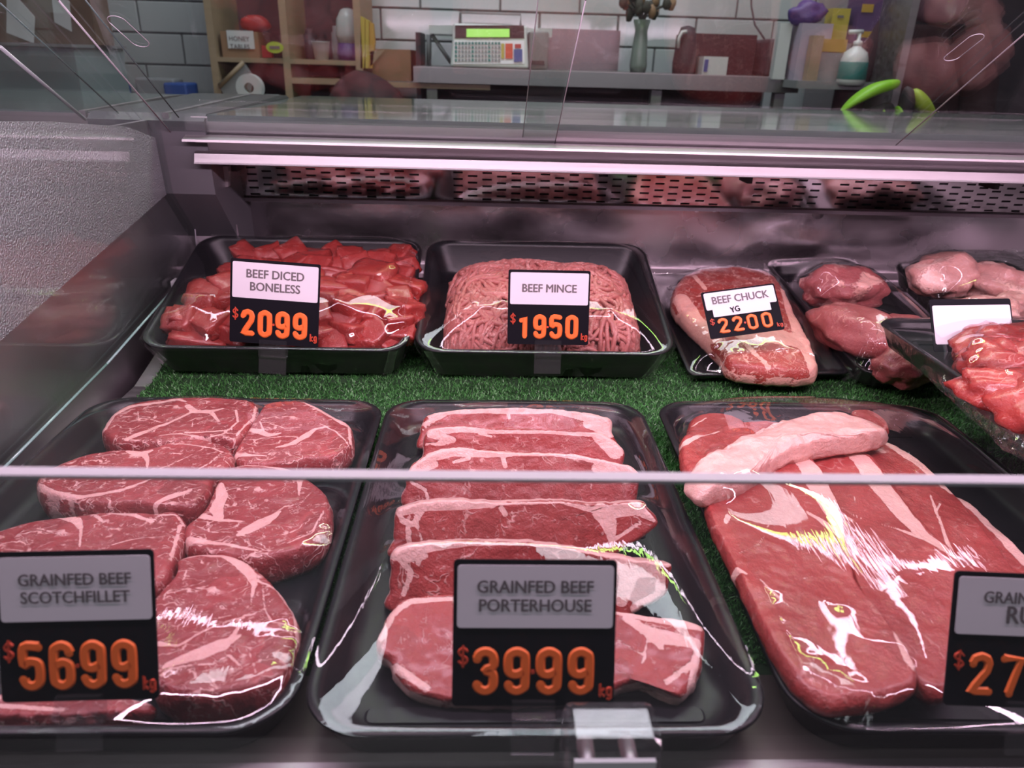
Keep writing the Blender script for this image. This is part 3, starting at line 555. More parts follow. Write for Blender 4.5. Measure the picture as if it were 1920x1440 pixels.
def turf():
    t = empty('turf_mat', (.3, .9, -.01), label='green artificial turf mat lining the display deck under the trays', cat='turf mat')
    extrude_x('backing', [(.40, -.0115), (.40, -.008), (.90, -.008), (1.185, -.008+.285*SL), (1.185, -.0115+.285*SL), (.90, -.0115)], -.43, .66, M['turfbase'], t)
    P = []
    for n, (xa, xb, ya, yb) in ((52000, (-.43, .66, .74, 1.0)), (12000, (-.43, .66, 1.0, 1.18)), (8000, (-.13, -.08, .41, .76)), (7000, (.17, .21, .41, .76)), (5000, (.45, .66, .5, .76))):
        P.append(np.stack([rng.uniform(xa, xb, n), rng.uniform(ya, yb, n)], 1))
    P = np.concatenate(P); n = len(P); z = -.008+np.maximum(0, P[:, 1]-.9)*SL
    base = np.column_stack([P, z]); a = rng.uniform(0, 2*pi, n); w = .0006; L = rng.uniform(.004, .0075, n)
    side = np.column_stack([np.cos(a), np.sin(a), np.zeros(n)])*w; lean = np.column_stack([rng.normal(0, .6, n), rng.normal(-.1, .6, n), np.ones(n)]); lean /= np.linalg.norm(lean, axis=1)[:, None]
    mid = base+lean*(L*.55)[:, None]; tip = base+lean*L[:, None]+np.column_stack([rng.normal(0, .0013, n), rng.normal(0, .0013, n), -L*.12])
    V = np.stack([base-side, base+side, mid+side*.8, mid-side*.8, tip], 1).reshape(-1, 3)-np.array(t.location)
    me = bpy.data.meshes.new('blades'); i = np.arange(n)*5
    me.vertices.add(len(V)); me.vertices.foreach_set('co', V.ravel())
    loops = np.stack([i, i+1, i+2, i+3, i+3, i+2, i+4], 1).ravel(); me.loops.add(len(loops)); me.loops.foreach_set('vertex_index', loops)
    me.polygons.add(2*n); st = np.stack([np.arange(n)*7, np.arange(n)*7+4], 1).ravel(); me.polygons.foreach_set('loop_start', st)
    me.update(calc_edges=True); me.validate(); me.materials.append(M['turf']); o = bpy.data.objects.new('blades', me); COL.objects.link(o); o.parent = t; o['kind'] = 'stuff'
turf()

# ------------------------------------------------------------------ meat
def closed_curve(P, n, jit=0., seed=0):
    P = np.array(P, float); m = len(P); out = []
    for i in range(m):
        a, b, c, d = P[i-1], P[i], P[(i+1) % m], P[(i+2) % m]
        for k in range(12):
            t = k/12; out.append(.5*((2*b)+(-a+c)*t+(2*a-5*b+4*c-d)*t*t+(-a+3*b-3*c+d)*t**3))
    out = np.array(out+[out[0]]); s = np.r_[0, np.cumsum(np.linalg.norm(np.diff(out, axis=0), axis=1))]
    q = np.linspace(0, s[-1], n+1)[:-1]; R = np.column_stack([np.interp(q, s, out[:, k]) for k in (0, 1)])
    if jit:
        tg = np.roll(R, -1, 0)-np.roll(R, 1, 0); nn = np.column_stack([tg[:, 1], -tg[:, 0]]); nn /= np.linalg.norm(nn, axis=1)[:, None]+1e-9
        for i in range(n):
            f = noise.noise(Vector((R[i][0]*110, R[i][1]*110, seed)))+.5*noise.noise(Vector((R[i][0]*320, R[i][1]*320, seed))); R[i] = R[i]+nn[i]*f*jit
    return R
def fatfield(P, strokes, soft=.0030):
    f = np.zeros(len(P))
    for st in strokes:
        for (a, wa), (b, wb) in zip(st[:-1], st[1:]):
            ab = b-a; t = np.clip(((P-a)@ab)/(ab@ab+1e-12), 0, 1); d = np.linalg.norm(P-(a+t[:, None]*ab), axis=1); w = wa+(wb-wa)*t
            f = np.maximum(f, np.clip(.5+(w/2-d)/soft, 0, 1))
    return f
def S(scale, ox, oy):
    """reader of coordinates taken from an enlarged detail of the photograph"""
    def f(pts): return [(ox+x/scale, oy+y/scale) for x, y in pts]
    f.s = scale; f.o = (ox, oy); return f
FW = [1.]
def strokes_px(plane, conv, L):
    out = []
    for st in L:
        w = st[-1]; w = w if hasattr(w, '__len__') else [w]*(len(st)-1); r = []
        for p, wi in zip(conv(st[:-1]), w):
            u = plane.uv(*p); v = plane.uv(p[0]+wi/conv.s, p[1]); r.append((u, abs(v[0]-u[0])*FW[0]))
        out.append(r)
    return out
def slab(name, px, plane, thick, strokes, mat, label, conv, centre=None, cat='steak', group=None, dome=0., sidefat=0., rings=34, seg=190, seed=0, edge=.006, bumps=.0018, jit=.0009, sag=None, rimfat=0.):
    C = np.array([plane.uv(*p) for p in conv(px)]); O = closed_curve(C, seg, jit, seed)
    c = plane.uv(*conv([centre])[0]) if centre else O.mean(0)
    mxr = np.linalg.norm(O-c, axis=1).mean(); V2 = []; H = []; e = edge/mxr
    for k in range(1, rings+1):
        t = (k/rings)**.9
        Q = c+(O-c)*t; V2.append(Q); q = max(0., (t-(1-e))/e); rd = edge*.7*(1-sqrt(max(0, 1-q*q)))
        for i, p in enumerate(Q):
            h = dome*(1-t*t)-rd+bumps*(noise.noise(Vector((p[0]*34, p[1]*34, seed+.3)))+.45*noise.noise(Vector((p[0]*110, p[1]*110, seed))))
            H.append(h)
    V2 = np.concatenate([[c]]+V2); H = np.r_[dome, H]
    fat = fatfield(V2, strokes)
    if sag is not None: H = H+np.array([sag(p) for p in V2])
    V = [plane.w(p, h) for p, h in zip(V2, H)]; Fc = [(0, 1+i, 1+(i+1) % seg) for i in range(seg)]
    for k in range(rings-1):
        b = 1+k*seg
        for i in range(seg): j = (i+1) % seg; Fc.append((b+i, b+seg+i, b+seg+j, b+j))
    last = 1+(rings-1)*seg; fl = fat[last:last+seg]; He = H[last:last+seg]; fat = list(fat); sb = 6
    for s in range(1, sb+1):
        tt = s/sb; bul = .0022*sin(pi*tt)-.002*tt
        for i in range(seg):
            p = O[i]+(O[i]-c)/np.linalg.norm(O[i]-c)*(bul+.0010*noise.noise(Vector((O[i][0]*90, O[i][1]*90, tt*4+seed)))); V.append(plane.w(p, He[i]-(thick+min(0, He[i]))*tt)); fat.append(max(fl[i]*(.9), min(1, sidefat*(.6+.7*noise.noise(Vector((O[i][0]*60, O[i][1]*60, seed+9)))+.3))))
        b = last+(s-1)*seg
        for i in range(seg): j = (i+1) % seg; Fc.append((b+i, b+seg+i, b+seg+j, b+j))
    b = last+sb*seg; Fc.append(tuple(b+i for i in range(seg-1, -1, -1)))
    o = mesh(name, V, Fc, mat, smooth=True, fat=fat, label=label, cat=cat, group=group)
    o['_w'] = 1; WV.setdefault(CUR[0], []).append(np.array(V)); del o['_w']; return o
WV = {}; CUR = ['t']

# ------------------------------------------------------------------ trays
def rrect(x0, x1, y0, y1, r, n=10):
    P = []
    for cx, cy, a0 in ((x1-r, y1-r, 0), (x0+r, y1-r, 90), (x0+r, y0+r, 180), (x1-r, y0+r, 270)):
        for k in range(n+1): a = radians(a0+90*k/n); P.append((cx+r*cos(a), cy+r*sin(a)))
    return P
def tray(label, w, d, rim, loc, rot, r=.04, depth_in=.012, wall=.022, mat='tray', group=None, cat='tray'):
    t = empty('foam_tray', loc, rot, label=label, cat=cat, group=group)
    prof = [(wall*.9, 0.), (wall*.55, .001), (wall*.15, rim*.80), (.001, rim-.003), (0, rim-.0015), (.0012, rim), (.005, rim+.0002), (.0075, rim-.0012), (.010, rim-.004), (wall*.75, .011), (wall*.98, .0065), (wall*1.25, .0055)]
    V = []; Fc = []
    for ins, z in prof:
        rr = max(.006, r-ins*.6)
        for p in rrect(-w/2+ins, w/2-ins, -d/2+ins, d/2-ins, rr): V.append((*p, z))
    m = 44
    for k in range(len(prof)-1):
        for i in range(m): j = (i+1) % m; Fc.append((k*m+i, k*m+j, (k+1)*m+j, (k+1)*m+i))
    Fc.append(tuple(range(m-1, -1, -1))); Fc.append(tuple((len(prof)-1)*m+i for i in range(m)))
    b = mesh('tray_body', V, Fc, M[mat], t, smooth=True, world=False)
    for k in range(3):                    # moulded ribs in the floor
        yy = -d/2+wall*1.6+(d-3.2*wall)*k/2
        V = [(x, y, z) for (x, y), z in [(p, zz) for zz in (.0055, .0068) for p in rrect(-w/2+wall*1.6+(zz > .006)*.002, w/2-wall*1.6-(zz > .006)*.002, yy-.006, yy+.006, .004, 3)]]
        n = 16; Fc = [(i, (i+1) % n, n+(i+1) % n, n+i) for i in range(n)]+[tuple(range(n, 2*n))]; mesh('floor_rib', V, Fc, M[mat], t, world=False)
    t['_dims'] = 0; del t['_dims']; t.update_tag()
    return t
def film(t, w, d, rim, key, res=.003, skirt=0., slack=.0009, lift=.0015, r=.04, over=.0, mat='film'):
    """cling film pulled over the rim and the meat: membrane over an obstacle"""
    Mx = Matrix.Translation(t.location) @ t.rotation_euler.to_matrix().to_4x4(); Mi = np.array(Mx.inverted())
    nx = int(w/res)+1; ny = int(d/res)+1; ob = np.full((ny, nx), -1.)
    if key in WV:
        Pw = np.concatenate(WV[key]); Q = Pw@Mi[:3, :3].T+Mi[:3, 3]
        ix = np.round((Q[:, 0]+w/2)/w*(nx-1)).astype(int); iy = np.round((Q[:, 1]+d/2)/d*(ny-1)).astype(int)
        ok = (ix > 1) & (ix < nx-2) & (iy > 1) & (iy < ny-2); np.maximum.at(ob, (iy[ok], ix[ok]), Q[ok, 2]+lift)
        for _ in range(2):
            p = np.pad(ob, 1, mode='edge'); m = np.maximum.reduce([p[1:-1, 1:-1], p[:-2, 1:-1]-.0008, p[2:, 1:-1]-.0008, p[1:-1, :-2]-.0008, p[1:-1, 2:]-.0008]); ob = m
    X = np.linspace(-w/2, w/2, nx); Yv = np.linspace(-d/2, d/2, ny); GX, GY = np.meshgrid(X, Yv)
    rr = r; dx = np.maximum(np.abs(GX)-(w/2-rr), 0); dy = np.maximum(np.abs(GY)-(d/2-rr), 0); sd = np.hypot(dx, dy)-rr
    inside = sd < -.0005; fixed = ~(sd < -.006)
    def relax(ob, h, fixed, it):
        for _ in range(it):
            p = np.pad(h, 1, mode='edge'); a = (p[:-2, 1:-1]+p[2:, 1:-1]+p[1:-1, :-2]+p[1:-1, 2:])/4; h = np.where(fixed, rim+.0006, np.maximum(ob, h+(a-h)*1.0))
        return h
    h = np.full((ny, nx), rim+.0006); s = 4
    hc = relax(np.maximum.reduce([ob[i::s, j::s][:ny//s, :nx//s] for i in range(s) for j in range(s)]), h[::s, ::s][:ny//s, :nx//s], fixed[::s, ::s][:ny//s, :nx//s], 500)
    yi = np.clip(np.arange(ny)/s, 0, ny//s-1); xi = np.clip(np.arange(nx)/s, 0, nx//s-1)
    tmp = np.array([np.interp(xi, np.arange(hc.shape[1]), row) for row in hc]); h = np.array([np.interp(yi, np.arange(hc.shape[0]), tmp[:, k]) for k in range(nx)]).T
    h = relax(ob, h, fixed, 130)
    sl = np.array([[noise.noise(Vector((x*9, y*7, 5)))*slack for x in X] for y in Yv]); h = h+sl*np.clip(-sd/.03, 0, 1)
    idx = -np.ones((ny, nx), int); V = []; Fc = []
    # squeeze outside nodes onto the rounded rim
    k = np.where(sd > 0, rr/(np.hypot(dx, dy)+1e-9), 1.); PX = np.sign(GX)*(np.minimum(np.abs(GX), w/2-rr)+dx*k); PY = np.sign(GY)*(np.minimum(np.abs(GY), d/2-rr)+dy*k)
    V = np.column_stack([PX.ravel(), PY.ravel(), h.ravel()])
    keep = sd < res*1.2
    for j in range(ny-1):
        for i in range(nx-1):
            if keep[j, i] and keep[j+1, i] and keep[j, i+1] and keep[j+1, i+1]: Fc.append((j*nx+i, j*nx+i+1, (j+1)*nx+i+1, (j+1)*nx+i))
    used = sorted({v for f in Fc for v in f}); mp = {v: n for n, v in enumerate(used)}; Fc = [tuple(mp[v] for v in f) for f in Fc]; V = V[used]
    f = mesh('cling_film', V, Fc, M[mat], t, smooth=True, world=False, label='clear cling film')
    if skirt:
        V = []; Fc = []; n = 240; ring = closed_curve(rrect(-w/2-.001, w/2+.001, -d/2-.001, d/2+.001, r, 6), n); L = 7
        for k in range(L):
            tt = k/(L-1); ins = skirt*.55*tt
            for i, p in enumerate(ring):
                q = np.array(p)*(1-ins/max(w, d)*2); wob = .0022*tt*noise.noise(Vector((i*.35, tt*2, 3)))+.003*tt*noise.noise(Vector((i*.05, 0, 8)))
                q = q*(1+wob/np.linalg.norm(q)*3); V.append((q[0], q[1], rim+.0008-(rim)*tt*.97+.002*sin(i*.13)*tt*(1-tt)))
        for k in range(L-1):
            for i in range(n): j = (i+1) % n; Fc.append((k*n+i, k*n+j, (k+1)*n+j, (k+1)*n+i))
        mesh('film_gather', V, Fc, M['filmskirt'], t, smooth=True, world=False, label='gathered film round the tray side')
    return f

# ------------------------------------------------------------------ scotch fillet tray
T1 = tray('black tray of six marbled scotch fillet steaks, front left', .322, .462, .028, (-.272, .551, 0), (0, 0, 0), r=.042)
FW[0] = 1.25
CUR[0] = 's'; A = S(2.6667, 0, 720); B = S(3, 0, 960); ZS = ZP(.036)
def scotch(px, strokes, label, conv, seed, z=.036, centre=None, **kw):
    p = ZP(z); slab('scotch_fillet_steak', px, p, z-.0075, strokes_px(p, conv, strokes), M['scotch'], label, conv, centre=centre, seed=seed, group='scotch fillet steaks in the front left tray', sidefat=.35, **kw)
scotch([(510, 215), (555, 150), (640, 100), (760, 75), (920, 62), (1050, 60), (1180, 68), (1260, 82), (1288, 110), (1275, 165), (1230, 225), (1160, 272), (1050, 262), (950, 262), (860, 282), (780, 290), (700, 285), (620, 288), (560, 268), (518, 238)],
       [[(520, 225), (560, 158), (650, 115), (780, 95), (890, 78), (930, 90), [22, 26, 24, 26, 24, 10]], [(940, 108), (970, 130), (1050, 138), (1112, 125), [26, 34, 30, 16]], [(1050, 138), (1095, 185), [22, 10]],
        [(640, 275), (740, 235), (850, 190), (950, 140), [30, 26, 18, 16]], [(800, 262), (900, 248), (1040, 262), (1110, 250), (1190, 190), (1180, 130), 10], [(690, 140), (695, 185), (760, 175), (810, 190), (860, 160), 6], [(930, 240), (1060, 235), (1160, 225), 12],
        [(960, 215), (965, 185), (1000, 170), 5], [(950, 205), (1010, 195), 4], [(1280, 110), (1265, 170), (1180, 250), 10]], 'marbled scotch fillet steak at the rear left of its tray', A, 1)
scotch([(1330, 90), (1420, 76), (1520, 85), (1600, 118), (1680, 165), (1740, 192), (1762, 230), (1755, 290), (1700, 335), (1620, 362), (1540, 368), (1450, 385), (1320, 390), (1230, 388), (1178, 362), (1172, 330), (1210, 270), (1250, 210), (1292, 140)],
       [[(1500, 85), (1600, 125), (1690, 180), (1745, 215), [8, 26, 30, 14]], [(1745, 215), (1752, 290), 12], [(1232, 225), (1290, 235), (1345, 255), (1400, 245), [18, 36, 26, 10]], [(1300, 190), (1320, 240), 8], [(1175, 350), (1240, 352), (1330, 355), [30, 22, 6]],
        [(1380, 320), (1460, 300), (1530, 262), (1580, 225), (1640, 212), [8, 26, 34, 16, 6]], [(1380, 110), (1430, 130), (1480, 120), 6], [(1350, 200), (1420, 220), (1500, 215), 6], [(1250, 280), (1400, 262), (1490, 268), 8], [(1600, 200), (1680, 240), (1740, 300), 7]], 'marbled scotch fillet steak at the rear right of its tray', A, 2)
scotch([(180, 478), (220, 430), (300, 390), (420, 352), (560, 328), (700, 320), (800, 302), (900, 278), (1000, 270), (1090, 288), (1148, 320), (1165, 360), (1140, 410), (1070, 455), (1040, 520), (960, 590), (860, 600), (760, 590), (640, 585), (500, 590), (380, 572), (260, 548), (200, 520)],
       [[(640, 335), (700, 345), (755, 330), [20, 44, 20]], [(720, 345), (738, 380), (735, 430), [30, 14, 6]], [(190, 500), (260, 540), (380, 560), (500, 548), (620, 525), (720, 490), (840, 440), [22, 26, 26, 26, 16, 12, 8]], [(860, 300), (950, 305), (1050, 312), (1110, 340), (1050, 400), (980, 430), 9], [(880, 285), (930, 275), 20],
        [(750, 600), (850, 560), (950, 530), [10, 36, 20]], [(230, 430), (330, 385), (450, 350), 8], [(420, 430), (500, 400), (580, 400), 5], [(480, 380), (540, 360), (620, 370), 4], [(800, 420), (900, 380), (960, 350), 6]], 'marbled scotch fillet steak in the middle left, long oval', A, 3, z=.038)
scotch([(1150, 412), (1230, 392), (1330, 398), (1450, 420), (1560, 480), (1630, 550), (1655, 640), (1630, 730), (1570, 785), (1480, 820), (1400, 845), (1290, 868), (1150, 850), (1020, 830), (935, 785), (922, 720), (985, 660), (1035, 590), (1078, 500), (1108, 450)],
       [[(1160, 405), (1300, 402), (1440, 428), (1515, 470), [14, 20, 26, 30]], [(1100, 505), (1110, 560), (1080, 620), (1100, 670), [30, 48, 56, 30]], [(1000, 660), (1110, 682), (1220, 692), [40, 24, 8]], [(1395, 640), (1320, 690), (1240, 735), (1190, 760), [20, 62, 54, 16]], [(930, 775), (1030, 790), (1180, 812), (1320, 840), [36, 26, 16, 10]],
        [(1500, 470), (1495, 560), [26, 6]], [(1240, 580), (1260, 620), (1300, 600), 5], [(1040, 740), (1150, 745), (1260, 745), 6], [(1620, 640), (1560, 740), (1440, 790), 10], [(1440, 640), (1500, 600), (1560, 540), 6], [(1200, 760), (1330, 770), (1450, 740), (1540, 690), 7]], 'marbled scotch fillet steak in the middle right with pale fat kernel', A, 4, z=.036)
scotch([(-230, 800), (-100, 745), (0, 718), (120, 688), (280, 658), (420, 645), (540, 632), (700, 640), (800, 642), (878, 628), (925, 680), (925, 745), (890, 810), (860, 900), (800, 985), (600, 1050), (300, 1080), (0, 1060), (-180, 980), (-250, 880)],
       [[(285, 658), (380, 678), (405, 715), [14, 40, 20]], [(405, 715), (400, 820), [14, 6]], [(540, 640), (640, 650), (760, 690), [16, 24, 14]], [(760, 690), (800, 655), (880, 650), (920, 700), 12], [(190, 720), (300, 750), 6], [(0, 730), (150, 700), 7], [(490, 700), (560, 730), 6], [(380, 640), (470, 650), (520, 690), 14],
        [(900, 700), (880, 780), (850, 880), 14], [(560, 800), (700, 770), (820, 760), 7]], 'marbled scotch fillet steak behind the front left price sign', A, 5, z=.037, sag=None)
scotch([(1000, 262), (1100, 232), (1240, 225), (1350, 250), (1440, 308), (1525, 385), (1600, 480), (1662, 575), (1672, 660), (1635, 760), (1615, 850), (1540, 925), (1450, 965), (1300, 1000), (1150, 1020), (1000, 1020), (880, 960), (800, 820), (790, 640), (850, 500), (930, 400), (992, 330)],
       [[(1010, 268), (1120, 246), (1260, 240), (1350, 285), (1410, 350), (1432, 410), [12, 14, 34, 60, 46, 30]], [(1432, 400), (1412, 520), [24, 6]], [(1350, 700), (1250, 750), (1120, 800), (960, 850), (920, 870), [20, 76, 84, 44, 20]], [(1370, 590), (1320, 690), (1270, 750), [8, 24, 40]], [(900, 740), (1000, 750), (1110, 690), (1240, 630), (1370, 592), [30, 18, 12, 12, 14]], [(1110, 615), (1200, 600), (1300, 580), 8],
        [(920, 890), (1060, 865), (1200, 850), (1290, 800), (1350, 860), 12], [(1440, 380), (1560, 440), (1655, 575), (1668, 680), 14], [(1480, 440), (1490, 550), (1530, 625), (1640, 640), 8], [(1050, 330), (1030, 380), 8], [(1160, 320), (1240, 300), 6], [(1080, 440), (1170, 410), 7], [(1200, 370), (1240, 365), 6], [(1100, 580), (1160, 530), 6], [(1010, 520), (1090, 500), 5],
        [(1360, 860), (1480, 830), (1570, 780), 9], [(1400, 780), (1440, 900), (1380, 960), 6]], 'large marbled scotch fillet steak at the front right of its tray', B, 6, z=.036, seg=230)
scotch([(-150, 1060), (60, 1010), (400, 1020), (800, 1050), (860, 1085), (780, 1115), (500, 1135), (200, 1145), (-100, 1140), (-200, 1100)], [[(0, 1090), (200, 1100), (350, 1110), 24]], 'scotch fillet steak edge showing below the front left price sign', B, 7, z=.020)
film(T1, .322, .462, .028, 's', r=.042, slack=.002)

# ------------------------------------------------------------------ porterhouse tray
T2 = tray('black tray of six overlapping porterhouse steaks, front centre', .289, .468, .028, (.0365, .551, 0), (0, 0, 0), r=.042)
FW[0] = 1.12
CUR[0] = 'p'; C = S(2.6667, 640, 720)
def porter(px, strokes, label, seed, ztop, lean, topy, conv=C, thick=.022, **kw):
    q = ZP(ztop).at(*conv([topy])[0]); e = radians(lean); p = Plane(q, (0, -cos(e), sin(e)))
    o = slab('porterhouse_steak', px, p, thick, strokes_px(p, conv, strokes), M['porter'], label, conv, seed=seed, group='porterhouse steaks overlapping in the front centre tray', sidefat=1., edge=.004, bumps=.0018, jit=.0013, **kw); return o
G = 'porterhouse steak '
porter([(400, 240), (405, 195), (440, 150), (540, 132), (700, 120), (900, 118), (1100, 127), (1250, 148), (1345, 175), (1352, 235), (1345, 330), (900, 345), (420, 330)],
       [[(440, 152), (560, 138), (700, 130), (900, 132), (1050, 134), (1200, 158), (1330, 190), [30, 22, 30, 34, 20, 40, 60]], [(1230, 200), (1345, 230), [40, 70]], [(415, 200), (480, 170), (520, 150), 22], [(830, 130), (840, 170), 14], [(410, 230), (450, 195), 8]], G+'rearmost in the row with fatty right end', 11, .050, 38, (900, 118), centre=(880, 230))
porter([(412, 330), (415, 265), (455, 222), (600, 212), (740, 218), (900, 226), (1100, 230), (1290, 243), (1370, 285), (1415, 335), (1410, 390), (1330, 460), (900, 470), (430, 450)],
       [[(440, 240), (600, 225), (760, 240), (1000, 240), (1290, 255), [30, 30, 18, 14, 20]], [(450, 250), (560, 280), (480, 300), [40, 26, 20]], [(1290, 260), (1370, 330), [60, 80]], [(690, 250), (750, 262), 10], [(420, 300), (520, 300), 12]], G+'second from the rear with glossy dark centre', 12, .052, 34, (900, 226), centre=(900, 340))
porter([(325, 490), (335, 430), (385, 378), (460, 338), (560, 318), (700, 326), (850, 343), (1050, 345), (1200, 355), (1350, 388), (1450, 410), (1490, 455), (1480, 540), (1400, 640), (900, 660), (350, 640)],
       [[(350, 430), (460, 360), (560, 335), (720, 350), (850, 350), [30, 46, 50, 30, 24]], [(850, 352), (1050, 352), (1200, 365), (1350, 400), (1470, 450), [14, 14, 24, 40, 60]], [(380, 440), (470, 400), 30], [(1280, 420), (1420, 470), 50], [(810, 370), (820, 410), 22], [(350, 490), (420, 530), (440, 590), 16], [(560, 390), (640, 372), 14]], G+'third from the rear behind the glass edge', 13, .053, 34, (900, 343), centre=(900, 500))
porter([(265, 720), (268, 655), (290, 620), (400, 590), (550, 578), (750, 590), (900, 590), (1100, 585), (1280, 600), (1500, 590), (1535, 625), (1585, 690), (1550, 740), (1430, 810), (1300, 880), (900, 900), (280, 880), (262, 780)],
       [[(290, 640), (420, 610), (560, 600), (760, 605), [40, 44, 56, 24]], [(760, 600), (900, 598), (1100, 592), (1300, 640), [12, 10, 8, 30]], [(1300, 640), (1340, 700), (1350, 780), [80, 70, 30]], [(1340, 640), (1480, 620), (1560, 680), [60, 60, 20]], [(300, 680), (360, 700), (400, 640), 26], [(330, 690), (340, 790), 22], [(400, 780), (380, 700), 12], [(1360, 780), (1500, 690), 16], [(800, 620), (820, 650), 24]],
       G+'fourth from the rear with thick cream fat edge', 14, .056, 28, (900, 580), centre=(900, 740), thick=.026)
porter([(245, 950), (246, 870), (275, 825), (400, 800), (600, 788), (850, 792), (1000, 802), (1200, 828), (1400, 868), (1560, 892), (1650, 905), (1645, 960), (1620, 1060), (1500, 1130), (1390, 1180), (900, 1220), (270, 1150), (240, 1040)],
       [[(265, 850), (420, 815), (640, 800), (900, 800), (1100, 815), [60, 50, 16, 10, 10]], [(1100, 815), (1380, 860), (1640, 900), [10, 30, 30]], [(1380, 880), (1440, 960), (1400, 1080), [60, 80, 60]], [(1440, 930), (1560, 930), [70, 60]], [(1600, 960), (1590, 1060), (1480, 1120), [40, 50, 60]], [(290, 870), (350, 940), (310, 1050), 26], [(330, 880), (420, 860), 26], [(380, 900), (400, 870), 20]],
       G+'fifth from the rear behind the centre price sign', 15, .056, 30, (900, 790), centre=(900, 990), thick=.028)
D = S(1, 0, 0)
porter([(706, 1212), (716, 1178), (735, 1140), (760, 1118), (850, 1112), (1000, 1125), (1150, 1142), (1210, 1152), (1312, 1168), (1318, 1210), (1310, 1262), (1278, 1302), (1238, 1288), (1200, 1272), (1100, 1300), (900, 1312), (790, 1298), (740, 1262), (734, 1240)],
       [[(715, 1200), (735, 1150), (770, 1125), (870, 1122), (1000, 1132), (1150, 1146), (1240, 1160), (1312, 1176), [12, 14, 12, 8, 8, 12, 18, 14]], [(1175, 1160), (1225, 1190), (1240, 1215), [14, 24, 10]], [(1225, 1190), (1305, 1205), [30, 20]], [(1215, 1200), (1205, 1245), 5], [(1308, 1220), (1295, 1290), 12], [(740, 1250), (800, 1290), 14], [(1250, 1280), (1300, 1240), 10], [(1160, 1200), (1200, 1225), 3]],
       G+'frontmost, lying flattest under the centre price sign', 16, .036, 74, (1000, 1140), conv=D, centre=(1010, 1215), thick=.018)
film(T2, .289, .468, .028, 'p', r=.042)

# ------------------------------------------------------------------ rump tray
T3 = tray('black tray of long rump steaks with white fat strips, front right', .330, .470, .028, (.360, .552, 0), (0, 0, radians(-1)), r=.042)
FW[0] = 1.
CUR[0] = 'r'; R_ = S(2.6667, 1200, 720)
def rump(nm, px, z, strokes, label, seed, centre=None, nrm=(0, 0, 1), th=.016, **kw):
    q = ZP(z).at(*R_([centre])[0]); p = Plane(q, nrm); return slab(nm, px, p, th, strokes_px(p, R_, strokes), M[kw.pop('m', 'rump')], label, R_, centre=centre, seed=seed, **kw)
RG = 'rump steaks in the front right tray'
rump('rump_steak', [(1480, 540), (1600, 560), (1760, 690), (1920, 840), (2080, 1000), (2080, 1200), (1950, 1150), (1850, 1000), (1700, 880), (1560, 700)], .030, [[(1560, 550), (1700, 650), (1900, 850), (2060, 1010), [40, 70, 80, 60]]], 'rump steak at the far right with wide outer fat strip', 24, (1780, 860), group=RG)
rump('rump_steak', [(1040, 280), (1180, 262), (1330, 330), (1470, 440), (1590, 560), (1700, 700), (1850, 880), (1960, 1080), (1900, 1200), (1700, 1100), (1500, 850), (1300, 620), (1160, 420)], .034,
     [[(1180, 265), (1300, 330), (1420, 420), (1560, 540), [30, 70, 60, 30]], [(1050, 290), (1130, 310), (1220, 340), [14, 40, 30]], [(1450, 560), (1520, 740), (1560, 850), [10, 16, 30]], [(1500, 600), (1480, 640), 10]], 'third rump steak from the left, ridged fat along its far side', 23, (1520, 720), group=RG)
rump('rump_steak', [(872, 285), (900, 274), (1000, 285), (1130, 330), (1195, 390), (1255, 480), (1345, 600), (1455, 720), (1540, 795), (1640, 920), (1680, 1040), (1640, 1200), (1560, 1500), (1400, 1480), (1260, 1260), (1120, 1060), (1030, 840), (960, 640), (880, 440), (850, 330)], .040,
     [[(890, 285), (1000, 315), (1090, 360), (1150, 430), (1210, 520), (1300, 630), (1400, 740), (1500, 810), (1605, 895), [30, 64, 96, 110, 110, 96, 84, 56, 8]], [(1010, 620), (1120, 680), (1260, 725), (1400, 765), [12, 10, 12, 40]], [(1020, 660), (1060, 680), 30], [(1070, 560), (1075, 590), 8], [(1400, 1130), (1500, 1220), 6]], 'second rump steak from the left with broad white fat strip', 22, (1230, 900), group=RG, sag=None)
rump('rump_steak', [(340, 570), (430, 500), (560, 440), (700, 370), (735, 330), (830, 338), (892, 400), (935, 470), (985, 560), (1015, 650), (1035, 780), (1060, 900), (1100, 1010), (1220, 1150), (1320, 1290), (1390, 1410), (1360, 1500), (1180, 1560), (960, 1580), (820, 1500), (720, 1380), (640, 1240), (560, 1080), (480, 920), (400, 760), (345, 640)], .046,
     [[(765, 345), (840, 410), (885, 500), (945, 610), (990, 700), (1035, 810), [70, 100, 110, 90, 66, 8]], [(720, 560), (800, 620), (900, 680), (1000, 760), [10, 10, 36, 50]], [(480, 920), (530, 950), [36, 20]], [(600, 980), (680, 1060), (760, 1120), [10, 16, 6]], [(440, 660), (430, 690), 26], [(1270, 1240), (1340, 1380), (1370, 1420), [14, 40, 30]], [(900, 1330), (840, 1430), 12], [(760, 620), (650, 690), (600, 800), (500, 840), 7], [(860, 960), (780, 980), 5], [(1010, 1480), (1100, 1440), 8]], 'large leftmost rump steak lying on top', 21, (800, 900), group=RG, seg=240, rings=40)
rump('beef_offcut', [(250, 245), (250, 185), (290, 152), (400, 138), (520, 175), (480, 215), (360, 250), (300, 265)], .046, [[(260, 210), (330, 170), 8]], 'small bright red offcut at the rear left of the rump tray', 26, (370, 200), cat='meat')
rump('beef_offcut', [(1060, 130), (1150, 125), (1220, 170), (1240, 220), (1100, 200)], .034, [], 'dark offcut peeping out behind the fat strip', 28, (1150, 165), cat='meat', th=.012)
